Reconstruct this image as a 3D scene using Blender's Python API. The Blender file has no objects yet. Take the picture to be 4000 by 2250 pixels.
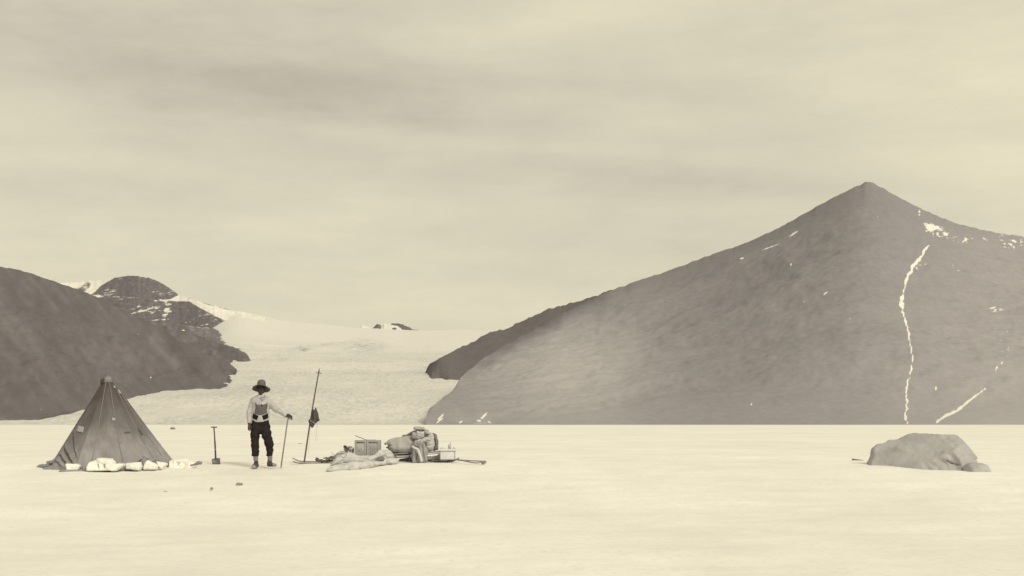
import bpy, bmesh, math, random
import numpy as np
from mathutils import Vector, Matrix

# ------------------------------------------------------------------ camera, world, sun, exposure
SC = bpy.context.scene
COL = SC.collection
F, HZ, CAMZ = 5500.0, 1654.0, 0.88       # focal length and horizon row for a 4000 x 2250 frame, eye height
R = math.radians

cam_d = bpy.data.cameras.new("camera")
cam_d.sensor_width = 36.0
cam_d.lens = 36.0 * F / 4000.0
cam_d.shift_y = (HZ - 1125.0) / 4000.0
cam_d.clip_start, cam_d.clip_end = 0.1, 40000.0
cam = bpy.data.objects.new("camera", cam_d)
COL.objects.link(cam)
cam.location = (0, 0, CAMZ)
cam.rotation_euler = (R(90), 0, 0)
SC.camera = cam

SUN_EL, SUN_AZ = 33.0, 146.0              # azimuth clockwise from +Y: behind the camera, to its right side
world = bpy.data.worlds.new("World")
SC.world = world
world.use_nodes = True
wt = world.node_tree
wt.nodes.clear()


class NB:
    """small node-graph builder"""
    def __init__(s, tree):
        s.t = tree

    def n(s, kind, ins=None, **props):
        nd = s.t.nodes.new(kind)
        for k, v in props.items():
            setattr(nd, k, v)
        for k, v in (ins or {}).items():
            sock = nd.inputs[k]
            if isinstance(v, bpy.types.NodeSocket):
                s.t.links.new(v, sock)
            else:
                sock.default_value = v
        return nd

    def math(s, op, a, b=0.0, c=None, clamp=False):
        ins = {0: a, 1: b}
        if c is not None:
            ins[2] = c
        return s.n("ShaderNodeMath", ins, operation=op, use_clamp=clamp).outputs[0]

    def mix(s, fac, a, b, blend="MIX"):
        nd = s.n("ShaderNodeMix", None, data_type="RGBA", blend_type=blend)
        for k, v in ((0, fac), (6, a), (7, b)):
            if isinstance(v, bpy.types.NodeSocket):
                s.t.links.new(v, nd.inputs[k])
            else:
                nd.inputs[k].default_value = v if k == 0 else (*v[:3], 1.0)
        return nd.outputs[2]

    def ramp(s, fac, stops, interp="LINEAR"):
        nd = s.n("ShaderNodeValToRGB", {0: fac})
        nd.color_ramp.interpolation = interp
        el = nd.color_ramp.elements
        while len(el) < len(stops):
            el.new(0.5)
        for e, (p, v) in zip(el, stops):
            e.position = p
            e.color = (v, v, v, 1) if isinstance(v, (int, float)) else (*v, 1)
        return nd.outputs[0]

    def noise(s, vec, scale, detail=5.0, rough=0.55, stretch=None, loc=None):
        if stretch or loc:
            vec = s.n("ShaderNodeMapping", {0: vec, 1: loc or (0, 0, 0), 3: stretch or (1, 1, 1)}).outputs[0]
        return s.n("ShaderNodeTexNoise", {"Vector": vec, "Scale": scale, "Detail": detail, "Roughness": rough}).outputs[0]


w = NB(wt)
sky = w.n("ShaderNodeTexSky", None, sky_type="NISHITA", sun_disc=False, sun_elevation=R(SUN_EL), sun_rotation=R(SUN_AZ),
          altitude=300.0, air_density=1.0, dust_density=2.0, ozone_density=1.0)
gen = w.n("ShaderNodeTexCoord").outputs["Generated"]
sep = w.n("ShaderNodeSeparateXYZ", {0: gen})
sx, sz = sep.outputs[0], sep.outputs[2]


def cloud_band(cx, cz, rx, rz, tilt, amp):
    """a long soft bank of cloud at one heading and height in the sky"""
    ct, st = math.cos(tilt), math.sin(tilt)
    dx, dz = w.math("SUBTRACT", sx, cx), w.math("SUBTRACT", sz, cz)
    u = w.math("MULTIPLY", w.math("ADD", w.math("MULTIPLY", dx, ct), w.math("MULTIPLY", dz, st)), 1 / rx)
    v = w.math("MULTIPLY", w.math("SUBTRACT", w.math("MULTIPLY", dz, ct), w.math("MULTIPLY", dx, st)), 1 / rz)
    q = w.math("ADD", w.math("MULTIPLY", u, u), w.math("MULTIPLY", v, v))
    return w.math("MULTIPLY", w.math("EXPONENT", w.math("MULTIPLY", q, -1.0)), amp)


bands = None
for b in ((-0.09, 0.215, 0.20, 0.020, -0.10, -0.19), (-0.27, 0.275, 0.20, 0.030, 0.02, -0.13), (0.13, 0.170, 0.13, 0.012, -0.12, -0.22),
          (-0.02, 0.195, 0.16, 0.008, -0.06, 0.16), (0.32, 0.24, 0.16, 0.13, 0.0, 0.30), (0.05, 0.285, 0.13, 0.02, 0.15, 0.22),
          (-0.15, 0.10, 0.40, 0.045, 0.0, 0.13), (-0.12, 0.235, 0.15, 0.008, -0.02, -0.12), (0.17, 0.215, 0.09, 0.018, -0.25, -0.12), (-0.36, 0.17, 0.06, 0.09, 0.0, 0.12)):
    o = cloud_band(*b)
    bands = o if bands is None else w.math("ADD", bands, o)
wisp = w.noise(gen, 3.0, 5, 0.55, stretch=(1.0, 1.0, 6.5))
fleck = w.noise(gen, 13.0, 7, 0.66, stretch=(1.0, 1.0, 3.2), loc=(3.1, 1.7, 0.4))
thick = w.math("ADD", w.math("MULTIPLY", w.math("SUBTRACT", wisp, 0.5), 0.72), w.math("MULTIPLY", w.math("SUBTRACT", fleck, 0.5), 0.48))
thick = w.math("ADD", w.math("ADD", thick, bands), 0.56, clamp=True)
cloud = w.ramp(thick, [(0.0, (4.3, 3.75, 2.95)), (0.45, (6.2, 5.65, 4.33)), (1.0, (8.1, 7.45, 5.35))])
skycol = w.mix(0.94, sky.outputs[0], cloud)
bg = w.n("ShaderNodeBackground", {0: skycol, 1: 0.1})
w.n("ShaderNodeOutputWorld", {0: bg.outputs[0]})

sun_d = bpy.data.lights.new("sun", "SUN")
sun_d.energy = 2.25
sun_d.angle = R(18)
sun_d.color = (1.0, 0.93, 0.76)
sun = bpy.data.objects.new("sun", sun_d)
COL.objects.link(sun)
sun.rotation_euler = (R(90 - SUN_EL), 0, R(180 - SUN_AZ))
SC.view_settings.view_transform = "Standard"
SC.view_settings.look = "None"
SC.view_settings.exposure = 0.06
SC.view_settings.gamma = 1.0
SC.render.engine = "CYCLES"
SC.cycles.max_bounces = 6

# ------------------------------------------------------------------ helpers
TINT = np.array([1.0, 0.92, 0.71])


def alb(r, g, b, k=1.08):
    """albedo of a surface that looks r, g, b (0-255) under this cream overcast light"""
    c = np.array([r, g, b]) / 255.0
    lin = np.where(c <= 0.04045, c / 12.92, ((c + 0.055) / 1.055) ** 2.4)
    return tuple(float(x) for x in np.clip(lin / TINT / k, 0.004, 0.9))


def at(px, py, Y):
    return np.array([(px - 2000.0) / F * Y, Y, CAMZ + (HZ - py) / F * Y])


def softplus(x, k):
    x = np.asarray(x, float) / k
    return k * np.where(x > 30, x, np.log1p(np.exp(np.minimum(x, 30))))


def gz(Y):
    """height of the snow: level far off, falling gently towards the camera"""
    return -0.05 * (softplus(31.5 - np.asarray(Y, float), 0.35) - softplus(22.0 - np.asarray(Y, float), 1.0))


_Ys = np.linspace(8, 200, 40000)
_pys = HZ + (CAMZ - gz(_Ys)) * F / _Ys


def gY(py):
    """distance at which the snow shows at this row"""
    return float(np.interp(-py, -_pys, _Ys))


def hash3(ix, iy, iz, seed):
    n = (ix * 374761393 + iy * 668265263 + iz * 2147483647 + seed * 974634777) & 0xFFFFFFFF
    n = ((n ^ (n >> 13)) * 1274126177) & 0xFFFFFFFF
    n = ((n ^ (n >> 16)) * 2246822519) & 0xFFFFFFFF
    return ((n ^ (n >> 15)) & 0xFFFFFF) / float(0xFFFFFF) * 2 - 1


def vnoise(x, y, z=0.0, seed=0):
    x, y, z = np.broadcast_arrays(np.asarray(x, float), np.asarray(y, float), np.asarray(z, float))
    i = [np.floor(a).astype(np.int64) for a in (x, y, z)]
    f = [a - b for a, b in zip((x, y, z), i)]
    f = [t * t * t * (t * (t * 6 - 15) + 10) for t in f]
    out = 0
    for dx in (0, 1):
        for dy in (0, 1):
            for dz in (0, 1):
                wgt = (f[0] if dx else 1 - f[0]) * (f[1] if dy else 1 - f[1]) * (f[2] if dz else 1 - f[2])
                out = out + wgt * hash3(i[0] + dx, i[1] + dy, i[2] + dz, seed)
    return out


def fbm(x, y, z=0.0, octv=4, seed=0, gain=0.5):
    o, a, s = 0, 1.0, 1.0
    for k in range(octv):
        o = o + a * vnoise(np.asarray(x) * s, np.asarray(y) * s, np.asarray(z) * s, seed + k * 17)
        a *= gain
        s *= 2.03
    return o


def raw_mesh(name, V, Q, smooth=True, attrs=None):
    """mesh from an (n,3) array and an (m,4) or (m,3) array of faces"""
    V, Q = np.asarray(V, np.float32), np.asarray(Q, np.int32)
    me = bpy.data.meshes.new(name)
    k = Q.shape[1]
    me.vertices.add(len(V))
    me.vertices.foreach_set("co", V.ravel())
    me.loops.add(len(Q) * k)
    me.loops.foreach_set("vertex_index", Q.ravel())
    me.polygons.add(len(Q))
    me.polygons.foreach_set("loop_start", np.arange(0, len(Q) * k, k, dtype=np.int32))
    me.polygons.foreach_set("use_smooth", np.full(len(Q), smooth, dtype=bool))
    me.update(calc_edges=True)
    for an, av in (attrs or {}).items():
        at_ = me.attributes.new(an, "FLOAT", "POINT")
        at_.data.foreach_set("value", np.asarray(av, np.float32).ravel())
    return me


def grid_faces(nu, nv, wrap_u=False):
    """quads of an array of nv rows by nu columns"""
    iu = np.arange(nu if wrap_u else nu - 1)
    iv = np.arange(nv - 1)
    a, b = np.meshgrid(iu, iv)
    a2 = (a + 1) % nu
    return np.stack([b * nu + a, b * nu + a2, (b + 1) * nu + a2, (b + 1) * nu + a], -1).reshape(-1, 4)


def link(name, me, mat=None, parent=None):
    o = bpy.data.objects.new(name, me)
    COL.objects.link(o)
    if mat is not None:
        me.materials.append(mat)
    if parent is not None:
        o.parent = parent
        o.matrix_parent_inverse = Matrix.Translation(parent.location).inverted() if parent.parent is None else parent.matrix_parent_inverse
    return o


def tag(o, label=None, cat=None, group=None, kind=None):
    for k, v in (("label", label), ("category", cat), ("group", group), ("kind", kind)):
        if v:
            o[k] = v
    return o


def thing(name, loc, label, cat, group=None):
    o = bpy.data.objects.new(name, None)
    COL.objects.link(o)
    o.location = tuple(float(x) for x in loc)
    o.empty_display_size = 0.2
    return tag(o, label, cat, group)


def bm_mesh(name, bm, smooth=False):
    bmesh.ops.recalc_face_normals(bm, faces=bm.faces)
    me = bpy.data.meshes.new(name)
    bm.to_mesh(me)
    bm.free()
    if smooth:
        me.polygons.foreach_set("use_smooth", np.ones(len(me.polygons), dtype=bool))
    return me


# ------------------------------------------------------------------ materials
def material(name, c1, c2, scale=6.0, detail=6.0, stretch=None, rough=0.9, bump=0.25, bscale=60.0, bdist=0.01, lo=0.35, hi=0.65, spec=0.2,
             c3=None, scale3=1.5, metallic=0.0, weave=0.0):
    m = bpy.data.materials.new(name)
    m.use_nodes = True
    m.node_tree.nodes.clear()
    b = NB(m.node_tree)
    co = b.n("ShaderNodeTexCoord").outputs["Object"]
    a = b.noise(co, scale, detail, 0.6, stretch)
    col = b.mix(b.ramp(a, [(lo, 0.0), (hi, 1.0)]), c1, c2)
    if c3:
        a3 = b.noise(co, scale3, 4, 0.6, loc=(7.3, 2.1, 5.5))
        col = b.mix(b.ramp(a3, [(0.56, 0.0), (0.68, 1.0)]), col, c3)
    hn = b.noise(co, bscale, 4, 0.6, stretch)
    nrm = b.n("ShaderNodeBump", {"Height": hn, "Strength": bump, "Distance": bdist}).outputs[0]
    bs = b.n("ShaderNodeBsdfPrincipled", {"Base Color": col, "Roughness": rough, "Specular IOR Level": spec, "Metallic": metallic, "Normal": nrm})
    b.n("ShaderNodeOutputMaterial", {0: bs.outputs[0]})
    return m


SNOWCOL = (0.885, 0.87, 0.82)
SNOWDIM = (0.75, 0.735, 0.69)


def snow_ground_material():
    m = bpy.data.materials.new("wind_packed_snow")
    m.use_nodes = True
    m.node_tree.nodes.clear()
    b = NB(m.node_tree)
    co = b.n("ShaderNodeTexCoord").outputs["Object"]
    n1 = b.noise(co, 0.16, 5, 0.55, stretch=(0.9, 0.75, 1.0))          # broad crust patches drawn out by the wind
    n2 = b.noise(co, 0.9, 6, 0.62, stretch=(0.8, 0.6, 1.0), loc=(4, 9, 0))
    n3 = b.noise(co, 11.0, 5, 0.65, stretch=(1.0, 0.7, 1.0))
    n0 = b.noise(co, 0.02, 4, 0.55, stretch=(0.5, 1.0, 1.0), loc=(1, 3, 0))
    f = b.math("ADD", b.math("MULTIPLY", n1, 0.4), b.math("ADD", b.math("MULTIPLY", n2, 0.35), b.math("MULTIPLY", n0, 0.25)))
    f = b.ramp(f, [(0.38, 0.0), (0.60, 1.0)])
    col = b.mix(f, SNOWDIM, SNOWCOL)
    col = b.mix(b.ramp(n3, [(0.30, 0.5), (0.5, 0.0)]), col, (0.66, 0.645, 0.62))
    h = b.math("ADD", b.math("MULTIPLY", n2, 0.6), b.math("MULTIPLY", n3, 0.12))
    nrm = b.n("ShaderNodeBump", {"Height": h, "Strength": 0.45, "Distance": 0.08}).outputs[0]
    bs = b.n("ShaderNodeBsdfPrincipled", {"Base Color": col, "Roughness": 0.75, "Specular IOR Level": 0.15, "Normal": nrm})
    b.n("ShaderNodeOutputMaterial", {0: bs.outputs[0]})
    return m


def glacier_material():
    m = bpy.data.materials.new("rough_glacier_ice")
    m.use_nodes = True
    m.node_tree.nodes.clear()
    b = NB(m.node_tree)
    co = b.n("ShaderNodeTexCoord").outputs["Object"]
    rough_ = b.n("ShaderNodeAttribute", None, attribute_name="rough_ice").outputs["Fac"]
    far = b.n("ShaderNodeAttribute", None, attribute_name="far_snow").outputs["Fac"]
    n1 = b.noise(co, 0.30, 8, 0.78, stretch=(1.0, 0.30, 1.0))
    n2 = b.noise(co, 0.02, 5, 0.6, stretch=(1.0, 0.4, 1.0), loc=(30, 11, 0))
    n3 = b.noise(co, 0.0035, 4, 0.55, loc=(3, 11, 0))
    pit = b.ramp(n1, [(0.34, 1.0), (0.56, 0.0)])
    pit = b.math("MULTIPLY", pit, b.ramp(n2, [(0.35, 1.0), (0.62, 0.3)]))
    pit = b.math("MULTIPLY", pit, b.math("SUBTRACT", 1.0, b.math("MULTIPLY", far, 0.9)))
    base = b.mix(b.ramp(n3, [(0.38, 0.0), (0.62, 1.0)]), (0.63, 0.62, 0.59), (0.73, 0.715, 0.675))
    base = b.mix(far, base, (0.70, 0.69, 0.665))
    col = b.mix(pit, base, (0.36, 0.36, 0.37))
    cr = b.math("MULTIPLY", rough_, b.ramp(b.noise(co, 0.055, 6, 0.7, stretch=(1.0, 0.25, 1.0)), [(0.40, 1.0), (0.58, 0.0)]))
    col = b.mix(b.math("MULTIPLY", cr, 0.95), col, (0.34, 0.335, 0.34))
    nrm = b.n("ShaderNodeBump", {"Height": n1, "Strength": 0.5, "Distance": 1.2}).outputs[0]
    bs = b.n("ShaderNodeBsdfPrincipled", {"Base Color": col, "Roughness": 0.75, "Specular IOR Level": 0.15, "Normal": nrm})
    b.n("ShaderNodeOutputMaterial", {0: bs.outputs[0]})
    return m


def rock_slope_material(name, dark, mid, pale, grain=0.12):
    """scree: rock tone from the mesh's tone attribute, snow where its snow attribute says"""
    m = bpy.data.materials.new(name)
    m.use_nodes = True
    m.node_tree.nodes.clear()
    b = NB(m.node_tree)
    co = b.n("ShaderNodeTexCoord").outputs["Object"]
    tone = b.n("ShaderNodeAttribute", None, attribute_name="tone").outputs["Fac"]
    snow = b.n("ShaderNodeAttribute", None, attribute_name="snow").outputs["Fac"]
    n1 = b.noise(co, grain * 1.6, 9, 0.75)
    n2 = b.noise(co, grain * 0.07, 5, 0.6, loc=(13, 5, 2))
    n4 = b.noise(co, grain * 0.35, 6, 0.65, stretch=(1, 0.35, 0.25), loc=(3, 55, 12))
    t = b.math("ADD", tone, b.math("MULTIPLY", b.math("SUBTRACT", n2, 0.5), 0.16))
    t = b.math("ADD", t, b.math("MULTIPLY", b.math("SUBTRACT", n4, 0.5), 0.15))
    t = b.math("ADD", t, b.math("MULTIPLY", b.math("SUBTRACT", n1, 0.5), 0.44))
    col = b.mix(b.ramp(t, [(0.0, 0.0), (0.5, 1.0)]), dark, mid)
    col = b.mix(b.ramp(t, [(0.5, 0.0), (1.0, 1.0)]), col, pale)
    n3 = b.noise(co, grain * 0.9, 5, 0.7, loc=(31, 2, 8))
    s = b.math("ADD", snow, b.math("MULTIPLY", b.math("SUBTRACT", n3, 0.5), 1.15))
    s = b.ramp(s, [(0.42, 0.0), (0.74, 1.0)])
    col = b.mix(s, col, (0.76, 0.74, 0.69))
    nrm = b.n("ShaderNodeBump", {"Height": b.math("ADD", n1, n4), "Strength": 0.3, "Distance": 1.0}).outputs[0]
    bs = b.n("ShaderNodeBsdfPrincipled", {"Base Color": col, "Roughness": 0.92, "Specular IOR Level": 0.1, "Normal": nrm})
    b.n("ShaderNodeOutputMaterial", {0: bs.outputs[0]})
    return m


# ------------------------------------------------------------------ the setting
def build_ground():
    xs = np.concatenate([[-14000, -6000, -2500, -1200, -600, -300, -160, -90, -55, -36, -27], np.arange(-22, 22.01, 0.16),
                         [27, 36, 55, 90, 160, 300, 600, 1200, 2500, 6000, 14000]])
    ys = np.concatenate([[-3000, -800, -200, -60, -20, -5, 2], np.arange(6, 40, 0.13), np.geomspace(40.2, 900, 120), [1500, 3000, 7000, 15000]])
    X, Y = np.meshgrid(xs, ys)
    near = np.clip((120 - Y) / 60, 0, 1) * np.clip((24 - np.abs(X)) / 3, 0, 1)
    Z = gz(Y)
    Z = Z + near * 0.020 * fbm(X * 0.55, Y * 0.9, octv=3, seed=5) + near * 0.007 * fbm(X * 2.4, Y * 3.2, octv=3, seed=9)
    mid = np.clip((Y - 45) / 60, 0, 1) * np.clip((900 - Y) / 200, 0, 1)
    Z = Z + mid * 0.10 * fbm(X * 0.01, Y * 0.03, octv=3, seed=2)
    Z = np.where(Y > 1000, -2.0, Z)
    o = link("snow_plain", raw_mesh("snow_plain", np.stack([X, Y, Z], -1).reshape(-1, 3), grid_faces(len(xs), len(ys))), snow_ground_material())
    tag(o, "flat wind packed snow plain around the camp", "snow", kind="structure")


_GY = np.geomspace(860, 14000, 700)
_ge = np.interp(np.log(_GY), np.log([860, 900, 950, 1000, 1150, 1300, 1500, 1800, 2300, 3000, 4000, 5500, 7500, 9500, 14000]),
                [-9.5, -4, 16, 38, 98, 141, 172, 213, 255, 290, 325, 352, 364, 352, 300])
_k = np.hanning(15); _k /= _k.sum()
_ge[8:-8] = np.convolve(_ge, _k, "same")[8:-8]


_sx = np.arange(-3000.0, 6000.0, 10.0)
_ss = np.interp(_sx, [-1500, 0, 700, 790, 850, 900, 950, 1100, 1400, 1600, 2600], [-60, -60, -30, 10, 50, 76, 74, 38, 10, 0, 0])
_sk = np.hanning(15); _sk /= _sk.sum()
_ss[20:-20] = np.convolve(_ss, _sk, "same")[20:-20]


def glacier_e(px, Y):
    side = np.interp(px, _sx, _ss)
    t = np.clip((np.log(Y) - np.log(1800)) / (np.log(5200) - np.log(1800)), 0, 1)
    return np.interp(np.log(Y), np.log(_GY), _ge) + side * t * t * (3 - 2 * t)


def glacier_Y(px, py):
    """distance at which the glacier surface shows at this column and row (contact of a hill's foot)"""
    px, py = np.atleast_1d(np.asarray(px, float)), np.atleast_1d(np.asarray(py, float))
    out = []
    for a, b in zip(px, py):
        e = np.maximum.accumulate(glacier_e(a, _GY))
        out.append(np.interp(HZ - b, e, _GY))
    return np.array(out)


def blob(PX, PY, cx, cy, rx, ry, tilt=0.0):
    c, s = math.cos(tilt), math.sin(tilt)
    u = ((PX - cx) * c + (PY - cy) * s) / rx
    v = ((PY - cy) * c - (PX - cx) * s) / ry
    return np.clip(1.25 - np.sqrt(u * u + v * v), 0, 1)


def seg_dist(PX, PY, pts):
    d = np.full(np.shape(PX), 1e9)
    for (x0, y0), (x1, y1) in zip(pts[:-1], pts[1:]):
        L2 = (x1 - x0) ** 2 + (y1 - y0) ** 2 + 1e-12
        t = np.clip(((PX - x0) * (x1 - x0) + (PY - y0) * (y1 - y0)) / L2, 0, 1)
        d = np.minimum(d, np.hypot(PX - x0 - t * (x1 - x0), PY - y0 - t * (y1 - y0)))
    return d


def in_poly(PX, PY, poly):
    ins = np.zeros(np.shape(PX), bool)
    n = len(poly)
    for k in range(n):
        (x0, y0), (x1, y1) = poly[k], poly[(k + 1) % n]
        c = ((y0 > PY) != (y1 > PY)) & (PX < (x1 - x0) * (PY - y0) / ((y1 - y0) if y1 != y0 else 1e-9) + x0)
        ins ^= c
    return ins


def poly_soft(PX, PY, poly, soft):
    d = seg_dist(PX, PY, list(poly) + [poly[0]])
    d = np.where(in_poly(PX, PY, poly), d, -d)
    return np.clip(0.5 + d / soft, 0, 1)


def build_glacier():
    px = np.concatenate([np.arange(-4800, 0, 80), np.arange(0, 400, 16), np.arange(400, 2000, 5), np.arange(2000, 3600, 80)])
    Ys = np.concatenate([np.geomspace(862, 2300, 230), np.geomspace(2320, 14000, 110)])
    PX, Y = np.meshgrid(px.astype(float), Ys)
    e = glacier_e(PX, Y)
    X = (PX - 2000) / F * Y
    Z = CAMZ + e / F * Y
    amp = np.clip((Y - 885) / 60, 0, 1) * (0.9 + 0.5 * np.clip((Y - 900) / 1500, 0, 1))
    Z = Z + amp * (0.55 * fbm(X / 16, Y / 26, octv=4, seed=31, gain=0.6) + 0.8 * fbm(X / 90, Y / 130, octv=2, seed=3))
    PY = HZ - (Z - CAMZ) * F / Y
    rough = np.maximum.reduce([blob(PX, PY, 1175, 1363, 55, 11, -0.12), blob(PX, PY, 1300, 1345, 110, 9, -0.10) * 0.6, blob(PX, PY, 1420, 1352, 90, 30) * 0.75,
                               blob(PX, PY, 1080, 1402, 70, 16) * 0.35, blob(PX, PY, 1660, 1440, 60, 20) * 0.4])
    Z = Z + rough * 6.0 * fbm(X / 22, Y / 60, octv=3, seed=77)
    far = np.clip((Y - 2000) / 1600, 0, 1)
    me = raw_mesh("glacier", np.stack([X, Y, Z], -1).reshape(-1, 3), grid_faces(len(px), len(Ys)), attrs={"rough_ice": rough, "far_snow": far})
    tag(link("glacier", me, glacier_material()), "broad pale glacier flowing down between the dark hills", "glacier", kind="structure")


def loft_hill(name, px, ridge, ridgeY, base, baseY, mat, label, nv=120, power=1.0, back=900.0, rough=5.0, fine=1.2, seed=1, masks=None, crest=0.35, cat="hill", smooth_px=0, jag=None):
    """a hill from its skyline and its foot: front slope, rounded crest and back slope, with gullied relief"""
    px = np.asarray(px, float)
    rp, rY, bp, bY = (np.asarray(a, float) for a in (ridge, ridgeY, base, baseY))
    v = np.linspace(0, 1, nv) ** 0.9
    zb, zr = CAMZ + (HZ - bp) / F * bY, CAMZ + (HZ - rp) / F * rY
    V_, _ = np.meshgrid(v, px, indexing="ij")
    Y = bY + (rY - bY) * V_
    # the skyline's small notches die out down the slope: blend from a smoothed skyline at the foot to the real one at the crest
    zs = zr
    if smooth_px:
        g = np.arange(px[0], px[-1], 4.0)
        kw = np.hanning(int(smooth_px / 4.0) * 2 + 1)
        kw /= kw.sum()
        gg = np.pad(np.interp(g, px, zr), len(kw) // 2, mode="reflect", reflect_type="odd")
        zs = np.interp(px, g, np.convolve(gg, kw, "valid")[:len(g)])
        rY = np.interp(px, g, np.convolve(np.pad(np.interp(g, px, rY), len(kw) // 2, mode="reflect", reflect_type="odd"), kw, "valid")[:len(g)])
        rY = np.maximum(rY, bY + 2)
        Y = bY + (rY - bY) * V_
        zr = CAMZ + (HZ - rp) / F * rY
        gg = np.pad(np.interp(g, px, zr), len(kw) // 2, mode="reflect", reflect_type="odd")
        zs = np.interp(px, g, np.convolve(gg, kw, "valid")[:len(g)])
        zs = np.minimum(np.maximum(zs, zb + 0.3 * (zr - zb)), zr * 1.3 + 5)
    wv = V_ ** 14
    z = zb + ((zs - zb) * (1 - wv) + (zr - zb) * wv) * V_ ** power
    if jag is not None:
        z = z - jag / F * rY * V_ ** 30
        zr = zr - jag / F * rY
    PX = np.broadcast_to(px, Y.shape)
    env = np.clip(V_ * 6, 0, 1) * np.clip((1 - V_) * 5, crest * 0.4, 1)
    hgt = np.clip((zr - zb) / 60.0, 0.04, 1.0)
    X = (PX - 2000) / F * Y
    d = rough * fbm(X / 130, Y / 130, z / 60, octv=3, seed=seed) + fine * fbm(X / 17, Y / 17, z / 12, octv=3, seed=seed + 50, gain=0.6)
    z = z + d * env * hgt
    PY = HZ - (z - CAMZ) * F / Y
    s = np.linspace(0.06, 1, 14)[:, None]
    Yb = rY + back * s * np.clip((zr - zb) / 120.0, 0.05, 1.0)
    zback = zr - (zr - zb + 25) * s ** 1.25
    zback = zback + fine * 0.5 * fbm(PX[:14] / 60, s * 9 + 0 * PX[:14], octv=2, seed=seed + 9)
    skY, skz = bY + 12.0, zb - 22.0
    Yall = np.vstack([skY[None], Y, np.broadcast_to(Yb, (14, len(px)))])
    zall = np.vstack([skz[None], z, zback])
    Xall = (px - 2000) / F * Yall
    att = {"tone": np.full(Yall.shape, 0.5), "snow": np.zeros(Yall.shape)}
    if masks:
        a = masks(PX, PY, V_)
        for k in a:
            att[k][1:1 + nv] = a[k]
            att[k][0] = att[k][1]
            att[k][1 + nv:] = att[k][nv]
    me = raw_mesh(name, np.stack([Xall, Yall, zall], -1).reshape(-1, 3), grid_faces(len(px), nv + 15), attrs=att)
    return tag(link(name, me, mat), label, cat, kind="structure")


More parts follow.
